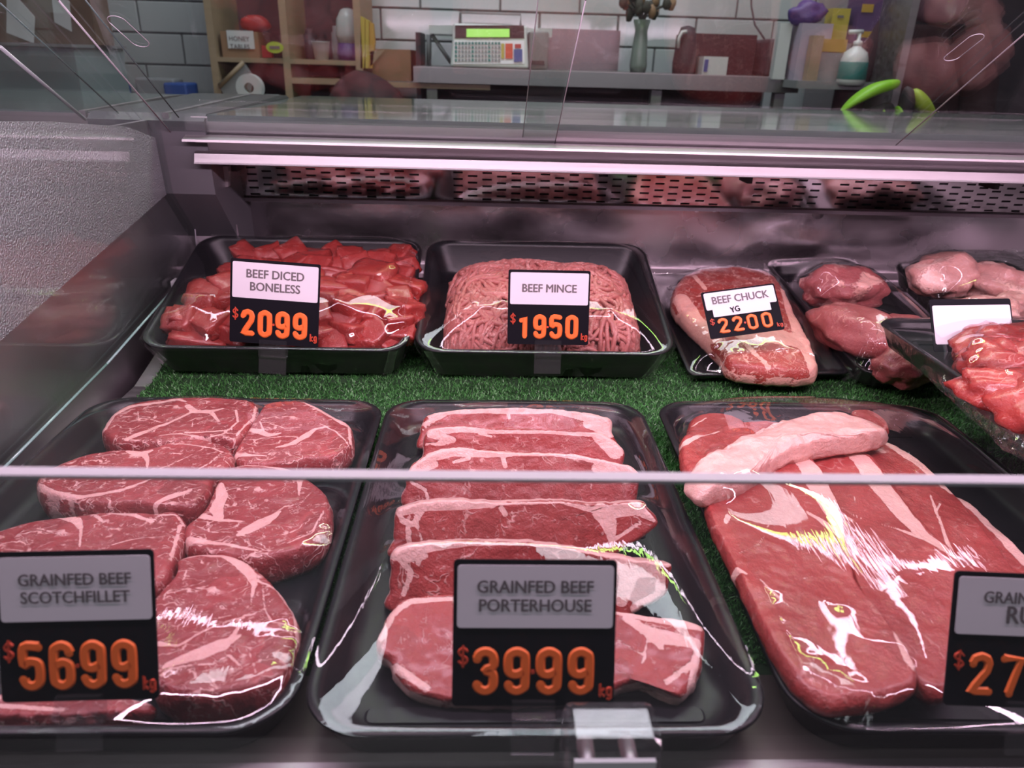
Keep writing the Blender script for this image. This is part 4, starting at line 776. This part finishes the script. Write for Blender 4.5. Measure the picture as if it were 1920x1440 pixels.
rump('beef_offcut', [(206, 310), (225, 252), (320, 252), (430, 205), (560, 180), (700, 180), (760, 200), (600, 300), (460, 380), (300, 440), (225, 410)], .050, [[(215, 300), (300, 262), (400, 235), [36, 26, 8]], [(300, 400), (460, 320), (620, 220), 8]], 'red folded offcut under the left end of the fat strip', 27, (430, 310), cat='meat')
rump('fat_cap_strip', [(240, 430), (330, 355), (470, 285), (640, 205), (800, 160), (1000, 133), (1130, 162), (1242, 212), (1215, 246), (1110, 262), (1000, 278), (880, 300), (760, 330), (640, 390), (545, 460), (440, 500), (330, 530), (260, 500)], .062,
     [[(180, 520), (330, 450), (450, 370), (650, 290), (850, 225), (1050, 195), (1280, 240), [400, 400, 360, 340, 320, 320, 320]]], 'long cream fat strip lying across the rear of the rump steaks', 25, (700, 290), dome=.006, cat='meat', th=.018, edge=.010, bumps=.0045, jit=.0016)
film(T3, .330, .470, .028, 'r', r=.042, slack=.003)

# ------------------------------------------------------------------ deep rear trays
TILT = math.atan(.30)
def rear_loc(x, yf, zf, d):      # centre of a tray whose front rim sits at (yf, zf)
    return
def deep(label, x0, x1, key):
    w = x1-x0; d = .285; rim = .052
    fr = Vector((0, -d/2, rim)); Rm = Matrix.Rotation(TILT, 3, 'X'); q = Rm @ fr
    loc = Vector(((x0+x1)/2, .888, .047))-q; return tray(label, w, d, rim, loc, (TILT, 0, 0), r=.034, wall=.030), w, d, rim, Rm, loc
T4, w4, d4, rim4, Rm, loc4 = deep('deep black tray of diced beef, rear left', -.436, -.096, 'd')
T5, w5, d5, rim5, _, loc5 = deep('deep black tray of beef mince, rear centre', -.089, .249, 'm')
CUR[0] = 'd'; WV['d'] = []; WV['m'] = []
def local_at(loc, Rmat, zl):      # plane parallel to the tray floor at local height zl
    n = Rmat @ Vector((0, 0, 1)); return Plane(np.array(loc)+np.array(n)*zl, np.array(n))
def chunk(px, py, zl, sx, sy, sz, rz, mat='diced', lab='red beef cube heaped in the rear left tray', fatk=.15, tilt=0.):
    pl = local_at(loc4, Rm, zl); c = pl.at(px, py); bm = bmesh.new(); bmesh.ops.create_cube(bm, size=1)
    bmesh.ops.subdivide_edges(bm, edges=bm.edges[:], cuts=6, use_grid_fill=True); s = random.random()*90; E3 = Matrix.Rotation(rz, 3, 'Z') @ Matrix.Rotation(tilt, 3, 'X') @ Matrix.Rotation(random.uniform(-.25, .25), 3, 'Y'); V = []; fat = []
    for v in bm.verts:
        p = v.co*2; m = max(abs(p.x), abs(p.y), abs(p.z)); l = p.length; p = p*(1-.30*(1-m/l)) if l else p
        k = 1+.16*noise.noise(p*.9+Vector((s, 0, 0)))+.07*noise.noise(p*3+Vector((s, 0, 0))); p = Vector((p.x*sx/2*k, p.y*sy/2*k, p.z*sz/2*k)); V.append(np.array(Rm @ (E3 @ p))+c)
        fat.append(max(0, min(1, fatk*2*(noise.noise(v.co*2.2+Vector((s, 3, 0)))+.1))))
    Fc = [[v.index for v in f.verts] for f in bm.faces]; bm.free(); V = np.array(V); WV['d'].append(V)
    mesh('beef_cube', V, Fc, M[mat], smooth=True, fat=fat, label=lab, cat='meat', group='diced beef heaped in the rear left tray')
ORD = ['first', 'second', 'third', 'fourth', 'fifth', 'sixth', 'seventh', 'eighth', 'ninth', 'tenth', 'eleventh']
for j in range(9):                      # rows of the heap, front to rear
    xa, xb = [(330, 745), (338, 752), (345, 758), (352, 760), (380, 762), (420, 765), (440, 765), (455, 762), (465, 758)][j]; nn = 9-(j > 4)
    for i in range(nn):
        px = xa+(xb-xa)*(i+.5*(j % 2)*.6)/(nn-.6)+random.uniform(-7, 7); py = 640-j*19.5+random.uniform(-5, 5)
        if px > xb: continue
        if j < 4 and px < 440 and j != 2: continue
        zz = [.036, .046, .052, .056, .058, .058, .056, .052, .046][j]+random.uniform(-.004, .005)
        chunk(px, py, zz, random.uniform(.036, .056), random.uniform(.030, .044), random.uniform(.024, .034), random.uniform(-.9, .9), tilt=random.uniform(-.5, .5), fatk=random.choice([0, .05, .35]),
              lab='beef cube, %s row from the front, %s from the left' % (ORD[j], ORD[i]))
chunk(374, 606, .050, .078, .034, .030, .03, lab='long brick-shaped beef piece at the front left of the diced heap', fatk=.05); chunk(398, 560, .056, .070, .048, .034, -.15, lab='broad beef piece behind the long brick-shaped one', fatk=.05)
chunk(375, 640, .036, .080, .034, .026, .05, lab='flat beef piece lowest at the front left corner of the diced heap', fatk=.05); chunk(700, 515, .064, .066, .046, .030, -.5, lab='large bright beef piece at the upper right of the diced heap', fatk=.1)
film(T4, w4, d4, rim4, 'd', skirt=.03, r=.034)

# mince
CUR[0] = 'm'
def mince():
    pl0 = local_at(loc5, Rm, 0); u = pl0.u; n = pl0.n; v = pl0.v
    hx, hy = .134, .100; cy = -.022
    def top(x, y):
        a = abs(x/hx); b = abs((y-cy)/hy); e = (a**5+b**5)**(1/5.); return .012+.060*max(0, 1-e**5)**.45+.006*noise.noise(Vector((x*22, y*22, 2)))
    V = []; Fc = []; fat = []; root = empty('minced_beef', loc5, label='mound of pink minced beef strands in the rear centre tray', cat='meat')
    def W(x, y, z): return np.array(loc5)+u*x+v*y+n*z
    tot = 0
    for k in range(1120):
        x = rng.uniform(-hx, hx); y = cy+rng.uniform(-hy, hy); th = 2*pi*noise.noise(Vector((x*9, y*9, 7)))*1.3+rng.normal(0, .35); dep = rng.uniform(.003, .005) if k < 650 else rng.uniform(-.0028, .0012); pts = []; L = rng.integers(12, 26); ph = rng.uniform(0, 9)
        for s in range(L):
            if abs(x) > hx*1.0 or abs(y-cy) > hy*1.0: 
                if len(pts) > 3: break
            zz = top(x, y)-dep+.0010*noise.noise(Vector((x*150, y*150, ph))); pts.append(W(x, y, max(.008, zz)))
            th += .55*noise.noise(Vector((x*38, y*38, ph)))+rng.normal(0, .10); x += cos(th)*.0042; y += sin(th)*.0042
        if len(pts) < 5: continue
        r = rng.uniform(.0029, .0036); tv, tf = tubev(pts, [r*.7]+[r*(1+.12*rng.normal()) for _ in pts[2:]]+[r*.7], 6, len(V)); V += tv; Fc += tf; fat += [float(rng.uniform(.0, .30))+(.16 if k >= 650 else 0)]*len(tv)
    o = mesh('mince_strands', V, Fc, M['mince'], root, smooth=True, fat=fat, kind='stuff'); WV['m'].append(np.array(V))
    V = []; Fc = []; q = 40
    for j in range(q+1):
        for i in range(q+1): x = -hx+2*hx*i/q; y = cy-hy+2*hy*j/q; V.append(W(x, y, max(.007, top(x, y)-.010)))
    for j in range(q):
        for i in range(q): Fc.append((j*(q+1)+i, j*(q+1)+i+1, (j+1)*(q+1)+i+1, (j+1)*(q+1)+i))
    mesh('mince_core', V, Fc, M['mince'], root, smooth=True, fat=[.2]*len(V))
mince()
film(T5, w5, d5, rim5, 'm', skirt=.03, r=.034)

# ------------------------------------------------------------------ shallow rear trays
def px_tray(label, corners, plane, rim, r=.03, skirt=.02):
    """tray whose rim corners (rear left, rear right, front right, front left) are read on the given plane"""
    P = [plane.at(*c) for c in corners]; c = sum(P)/4; ux = ((P[1]-P[0])+(P[2]-P[3]))/2; w = np.linalg.norm(ux); ux /= w; n = plane.n
    uy = ((P[0]-P[3])+(P[1]-P[2]))/2; uy = uy-ux*(uy@ux); uy -= n*(uy@n); d = np.linalg.norm(uy); uy /= d; nn = np.cross(ux, uy)
    Mx = Matrix([[ux[i], uy[i], nn[i]] for i in range(3)]); loc = c-nn*rim
    return tray(label, w, d, rim, loc, Mx.to_euler(), r=r, wall=.020), w, d
BPt = BP(.020)
CUR[0] = 'c'
T6, w6, d6 = px_tray('flat black tray holding the beef chuck piece, rear', [(1235, 520), (1470, 505), (1578, 712), (1258, 692)], BP(.012), .016, r=.012)
cp = BP(.034)
chk = [(1262, 560), (1268, 530), (1295, 506), (1370, 498), (1440, 506), (1468, 535), (1495, 590), (1520, 640), (1535, 680), (1522, 695), (1440, 694), (1375, 684), (1350, 655), (1310, 615), (1278, 585)]
slab('beef_chuck_piece', chk, BP(.038), .026, strokes_px(BP(.038), D, [[(1275, 560), (1300, 600), (1345, 640), [26, 30, 16]], [(1470, 545), (1490, 600), (1515, 660), (1525, 690), [16, 30, 40, 20]], [(1400, 640), (1460, 640), (1500, 650), [30, 60, 40]], [(1300, 520), (1320, 550), 8], [(1380, 640), (1440, 690), 10]]), M['chuck'], 'large beef chuck piece under the tilted price sign', D, centre=(1400, 600), cat='meat', seed=31, dome=.012, edge=.012, bumps=.003, jit=.0018, sidefat=.6)
film(T6, w6, d6, .016, 'c', r=.012, skirt=.02)
CUR[0] = 'k'
T7, w7, d7 = px_tray('black tray of shank pieces, rear right of the chuck', [(1437, 490), (1625, 478), (1800, 700), (1610, 700)], BP(.030), .028, r=.030)
def lump(name, px, py, plane, r, rot, mat, label, key, fatk=.4, nz=.28, sub=4, sc=1.):
    c = plane.at(px, py); V, Fc = blobv(c, r, sub, nz, rot, sc); V = np.array(V); s = random.random()*60
    fat = [max(0, min(1, .5+fatk*1.6*noise.noise(Vector(((p[0]-c[0])*26, (p[1]-c[1])*26, (p[2]-c[2])*26+s)))-.22)) for p in V]; WV.setdefault(key, []).append(V)
    mesh(name, V, Fc, M[mat], smooth=True, fat=fat, label=label, cat='meat')
lump('shank_piece', 1575, 540, BP(.048), (.058, .046, .034), -.2, 'shank', 'pale rounded shank end at the back of the shank tray', 'k', .8)
lump('shank_piece', 1610, 620, BP(.046), (.046, .080, .034), .45, 'shank', 'long purple-red shank muscle lying diagonally', 'k', .3, .16)
lump('shank_piece', 1700, 640, BP(.044), (.046, .075, .032), .35, 'shank', 'dark shank piece at the right of the shank tray', 'k', .6)
lump('shank_piece', 1690, 685, BP(.040), (.042, .036, .026), .1, 'shank', 'small dark red shank piece at the front of its tray', 'k', .2)
film(T7, w7, d7, .028, 'k', r=.030, skirt=.02)
CUR[0] = 'q'
T8, w8, d8 = px_tray('black tray of pale pink meat, rear far right', [(1675, 498), (1900, 480), (2060, 620), (1800, 610)], BP(.048), .028, r=.03)
for a in ((1770, 520, (.060, .045, .034), .3, 'pale pink meat joint at the left of the far right tray'), (1870, 535, (.050, .05, .030), -.3, 'pale pink meat joint behind the blank sign'), (1895, 575, (.028, .024, .022), .2, 'round knuckle of pale meat right of the blank sign'), (1850, 590, (.05, .04, .026), .1, 'pale meat joint under the blank sign')):
    lump('meat_joint', a[0], a[1], BP(.062), a[2], a[3], 'pale', a[4], 'q', .5)
film(T8, w8, d8, .028, 'q', r=.030, skirt=.02)
# crumpled wrap at the rear right corner
V, Fc = blobv(BP(.06).at(1925, 490), (.09, .03, .018), 5, .5, .1, 2.5); mesh('crumpled_wrap', V, Fc, M['filmskirt'], label='crumpled clear plastic wrap at the rear right edge', cat='wrap')

# raised tray on an acrylic riser, right
CUR[0] = 'a'; ZR = ZP(.118)
T9, w9, d9 = px_tray('raised black tray of red meat strips on the clear riser, right edge', [(1685, 598), (2120, 600), (2420, 860), (1935, 850)], ZR, .026, r=.035)
for a in ((1885, 650, .060, .036, .026, .4, 'red meat strip at the back of the raised tray'), (1930, 690, .06, .045, .03, -.3, 'red meat strip in the middle of the raised tray'), (1905, 740, .050, .030, .022, -.6, 'red meat strip nearest the front edge of the raised tray'), (1870, 690, .032, .045, .024, .1, 'rounded red meat piece at the left of the raised tray'), (1990, 760, .06, .05, .026, .2, 'red meat strip at the right of the raised tray')):
    lump('meat_strip', a[0], a[1], ZP(.122), (a[2], a[3], a[4]), a[5], 'diced', a[6], 'a', .15, .3)
film(T9, w9, d9, .026, 'a', r=.035, skirt=.02)
pe = [ZP(.100).at(1712, 655), ZP(.100).at(1760, 705), ZP(.100).at(1850, 790), ZP(.100).at(1960, 880)]
V = []; Fc = []; n = 40; kk = 10
for i in range(n):
    t = i/(n-1)*(len(pe)-1); j = min(int(t), len(pe)-2); p = pe[j]+(pe[j+1]-pe[j])*(t-j)
    for k in range(kk): a = 2*pi*k/kk; rr = .007*(1+.5*noise.noise(Vector((i*.5, k*.9, 2)))+.4*noise.noise(Vector((i*.15, 4, 2)))); V.append(p+np.array([cos(a)*rr, 0, sin(a)*rr*1.3]))
for i in range(n-1):
    for k in range(kk): Fc.append((i*kk+k, i*kk+(k+1) % kk, (i+1)*kk+(k+1) % kk, (i+1)*kk+k))
mesh('film_bunch', V, Fc, M['filmskirt'], T9, label='bunched film under the tray rim').location = (0, 0, 0)
fb = T9.children[-1]; fb.matrix_parent_inverse = Matrix.Identity(4); bpy.context.view_layer.update()
fb.data.transform(Matrix.Translation(T9.location)); fb.data.transform(T9.matrix_world.inverted())
# riser: clear acrylic stand with sloping front and flat foot
rs = empty('acrylic_riser', (.75, .72, 0), label='clear acrylic riser stand under the raised tray at the right edge', cat='stand')
f0 = ZP(-.004); q = [f0.at(1782, 862), f0.at(1778, 882), f0.at(1905, 1000), f0.at(2300, 1060), f0.at(2300, 862)]
prism('foot', q, (0, 0, .004), M['acrylic'], rs); a, b = f0.at(1782, 862), f0.at(2300, 862)
prism('back_sheet', [a, b, b+np.array([.0, .05, .095]), a+np.array([.045, .05, .095])], (0, .003, 0), M['acrylic'], rs)
t1 = ZP(.088).at(1810, 760); prism('top_sheet', [(a[0]+.045, a[1]+.05, .091), (b[0], a[1]+.05, .091), (b[0], a[1]-.10, .091), (a[0]+.12, a[1]-.10, .091)], (0, 0, .003), M['acrylic'], rs)
for i in range(4): tube('foot_edge', [q[i]+np.array([0, 0, .004]), q[(i+1) % 4]+np.array([0, 0, .004])], .0007, M['gedge'], rs, 5) if i < 3 else None

# ------------------------------------------------------------------ price signs
DIG = {'0': [[(.25, .18), (.25, .82), (.32, .93), (.5, 1), (.68, .93), (.75, .82), (.75, .18), (.68, .07), (.5, 0), (.32, .07), (.25, .18)]],
       '1': [[(.32, .80), (.55, .97), (.55, 0)]],
       '2': [[(.25, .80), (.32, .94), (.5, 1), (.68, .94), (.75, .80), (.70, .60), (.25, .03), (.78, .03)]],
       '3': [[(.25, .82), (.32, .94), (.5, 1), (.68, .94), (.75, .80), (.72, .62), (.5, .53), (.72, .44), (.75, .20), (.68, .06), (.5, 0), (.32, .06), (.25, .18)]],
       '5': [[(.75, .98), (.28, .98), (.26, .55), (.45, .62), (.68, .58), (.75, .45), (.75, .18), (.68, .06), (.5, 0), (.32, .06), (.25, .18)]],
       '6': [[(.75, .82), (.68, .94), (.5, 1), (.32, .94), (.25, .82), (.25, .18), (.32, .06), (.5, 0), (.68, .06), (.75, .18), (.75, .42), (.68, .54), (.5, .58), (.30, .50)]],
       '7': [[(.22, .97), (.76, .97), (.45, 0)]],
       '9': [[(.25, .18), (.32, .06), (.5, 0), (.68, .06), (.75, .18), (.75, .82), (.68, .94), (.5, 1), (.32, .94), (.25, .82), (.25, .56), (.32, .45), (.5, .42), (.72, .50)]],
       '$': [[(.75, .75), (.6, .85), (.4, .85), (.25, .72), (.35, .56), (.65, .44), (.75, .30), (.6, .15), (.4, .15), (.25, .26)], [(.5, 1), (.5, 0)]],
       'k': [[(.28, 1), (.28, 0)], [(.70, .62), (.30, .28), (.72, 0)]],
       'g': [[(.70, .60), (.5, .66), (.3, .55), (.3, .15), (.5, .05), (.70, .12)], [(.70, .64), (.70, -.15), (.5, -.28), (.30, -.2)]]}
def glyph(ch, x, y, w, h, th, z, mat, root, name='digit'):
    V = []; Fc = []; P0 = DIG[ch]
    for path in P0:
        P = [np.array([x+(a-.5)*w*1.35, y+b*h]) for a, b in path]; Q = []
        if len(P) > 4:
            for i in range(len(P)-1):
                a, b, c, d = P[max(i-1, 0)], P[i], P[i+1], P[min(i+2, len(P)-1)]
                for k in range(4): t = k/4; Q.append(.5*((2*b)+(-a+c)*t+(2*a-5*b+4*c-d)*t*t+(-a+3*b-3*c+d)*t**3) if ch not in '27' else b+(c-b)*t)
            Q.append(P[-1])
        else: Q = P
        n = len(Q); prev = None
        for i in range(n):
            d = Q[min(i+1, n-1)]-Q[max(i-1, 0)]; d = d/(np.linalg.norm(d)+1e-9); nn = np.array([-d[1], d[0]])
            b = len(V)
            for s, zz in ((-1, z), (-.62, z+.0010), (.62, z+.0010), (1, z)): V.append((*(Q[i]+nn*s*th/2), zz))
            if i: Fc += [(b-4, b-3, b+1, b), (b-3, b-2, b+2, b+1), (b-2, b-1, b+3, b+2)]
        for i, e in ((0, -1), (n-1, 1)):     # rounded ends
            c = Q[i]; b = len(V); V.append((*c, z+.0010)); m = 12
            for k in range(m): V.append((c[0]+cos(2*pi*k/m)*th*.42, c[1]+sin(2*pi*k/m)*th*.42, z+.00085))
            Fc += [(b, b+1+k, b+1+(k+1) % m) for k in range(m)]
    mesh(name, V, Fc, mat, root, world=False)
def frame_from(c00, c10, c01, tl):
    pass
def sign(label, w, h, loc, rot, lines, price, tsize, split=.46, clip=True, extra=None, cs=1., topb=.035):
    """board local frame: x right, y up along the board, z out of the face"""
    s = empty('price_sign', loc, rot, label=label, cat='price sign')
    def rr(nm, x0, x1, y0, y1, z0, z1, m, r, par=s):
        P = rrect(x0, x1, y0, y1, r, 4); n = len(P); V = [(*p, z0) for p in P]+[(*p, z1) for p in P]
        Fc = [(i, (i+1) % n, n+(i+1) % n, n+i) for i in range(n)]+[tuple(range(n-1, -1, -1)), tuple(range(n, 2*n))]; return mesh(nm, V, Fc, m, par, world=False)
    rr('board', -w/2, w/2, 0, h, -.0012, 0, M['black'], .0025)
    cy0 = h*(1-split)-.0; rr('card', -w/2+w*.025, w/2-w*.02, cy0, h-h*topb, .0002, .0006, M['card'], .002)
    mid = (cy0+h*.965)/2
    for i, L in enumerate(lines):
        t, sz = (L, tsize) if isinstance(L, str) else L
        yy = mid+(len(lines)/2-.5-i)*tsize*1.45 if len(lines) > 1 else mid
        text('lettering', t, sz*1.36, Vector((0, yy, .0009)), M['ink'], s, (0, 0, 0), .030, .93, local=True)
    if price:
        dh = h*.335; y0 = h*.075; dw = w*.150; th = dh*.20; xs = (-.298, -.105, .093, .290)
        glyph('$', -w*.435, y0+dh*.60, w*.075, dh*.42, th*.27, .0003, M['orange_d'], s, 'currency_mark')
        for ch, x in zip(price, xs): glyph(ch, w*x, y0+th*.5, dw, dh-th, th, .0003, M['orange'], s)
        o = rr('decimal_point', -w*.020, w*.006, y0+dh*.45, y0+dh*.45+w*.026, .0003, .0009, M['orange_d'], w*.011)
        for ch, x in (('k', .425), ('g', .468)): glyph(ch, w*x, y0+dh*.0, w*.042, dh*.24, th*.28, .0003, M['orange_d'], s, 'unit_mark')
    if extra: extra(s, w, h, rr)
    if clip:
        cw = .024*cs
        V = []; prof = [(.004, .004), (.004, -.002), (.007, -.004), (.007, -.010), (.004, -.013), (.0045, -.026), (.0025, -.026), (.002, -.012), (-.004, -.010), (-.004, .004)]
        n = len(prof); V = [(-cw/2, y*cs, z) for z, y in prof]+[(cw/2, y*cs, z) for z, y in prof]; Fc = [(i, (i+1) % n, n+(i+1) % n, n+i) for i in range(n)]+[tuple(range(n-1, -1, -1)), tuple(range(n, 2*n))]
        fixn(mesh('clip', V, Fc, M['acrylic'], s, world=False, label='clear plastic clip'))
    return s
def sign_at(label, tl, tr, bl, Yb, lean, lines, price, ts, **kw):
    """place a sign by its foot on the plane y = Yb, leaning back by lean degrees"""
    b = YP(Yb).at(*bl); e = radians(lean); P = Plane(b, (0, -cos(e), sin(e))); a = P.at(*tl); c = P.at(*tr); br = P.at(bl[0]+(tr[0]-tl[0]), bl[1]+(tr[1]-tl[1]))
    up = a-b; h = np.linalg.norm(up); rt = c-a; w = np.linalg.norm(rt); rt /= w; up = up-rt*(up@rt); up /= np.linalg.norm(up); n = np.cross(rt, up)
    Mx = Matrix([[rt[i], up[i], n[i]] for i in range(3)]); org = b+rt*w/2
    return sign(label, w, h, org, Mx.to_euler(), lines, price, ts*w, **kw)
sign_at('scotch fillet price sign, leftmost of the front row', (-8, 1036), (290, 1030), (4, 1318), .312, 20, ['GRAINFED BEEF', 'SCOTCHFILLET'], '5699', .080)
sign_at('porterhouse price sign standing in the middle of the front row', (853, 1049), (1160, 1051), (847, 1324), .312, 20, ['GRAINFED BEEF', 'PORTERHOUSE'], '3999', .080)
sign_at('rump price sign cut off by the right edge of the photo', (1798, 1071), (2105, 1084), (1769, 1322), .312, 20, ['GRAINFED BEEF', ('RUMP', .0105)], '2799', .072)
sign_at('diced beef price sign on the rear left tray', (429, 483), (598, 496), (430, 640), .880, 14, ['BEEF DICED', 'BONELESS'], '2099', .098, cs=1.4)
sign_at('beef mince price sign on the rear centre tray', (952, 505), (1106, 508), (951, 645), .880, 14, ['BEEF MINCE'], '1950', .10, cs=1.4)
def yg(s, w, h, rr):
    rr('paper_strip', -w*.40, w*.38, h*.44, h*.60, .0008, .0010, M['card'], .001)
    text('handwriting', 'YG', h*.17, Vector((-w*.10, h*.545, .0018)), M['black'], s, (0, 0, .1), .03, .9, local=True)
b = BP(.062).at(1333, 636); a = BP(.072).at(1313, 548)
def free_sign(label, tl, tr, bl, plane, lines, price, ts, **kw):
    a, c, b = plane.at(*tl), plane.at(*tr), plane.at(*bl); rt = c-a; w = np.linalg.norm(rt); rt /= w; up = a-b; h = np.linalg.norm(up); up = up-rt*(up@rt); up /= np.linalg.norm(up); n = np.cross(rt, up)
    return sign(label, w, h, b+rt*w/2, Matrix([[rt[i], up[i], n[i]] for i in range(3)]).to_euler(), lines, price, ts*w, **kw)
q = BP(.082).at(1333, 636)
free_sign('tilted beef chuck price sign with a handwritten strip', (1313, 549), (1450, 531), (1333, 636), Plane(q, (0, -.80, .6)), ['BEEF CHUCK'], '2200', .105, clip=False, extra=yg, split=.40)
q = ZP(.125).at(1757, 625); free_sign('blank white sign with black top band at the right', (1760, 563), (1912, 561), (1752, 660), Plane(q, (0, -.85, .52)), [], None, .1, clip=False, split=.86, topb=.12)

# ------------------------------------------------------------------ lamps above (out of frame, mirrored in the film)
nl = empty('neon_lamp', (.3, 1.3, .95), label='lime green neon tube hanging over the rear of the counter', cat='lamp')
tube('neon_tube', [(-.35, 1.3, .95), (.2, 1.3, .95), (.9, 1.3, .95)], .009, M['limeglow'], nl, 12)
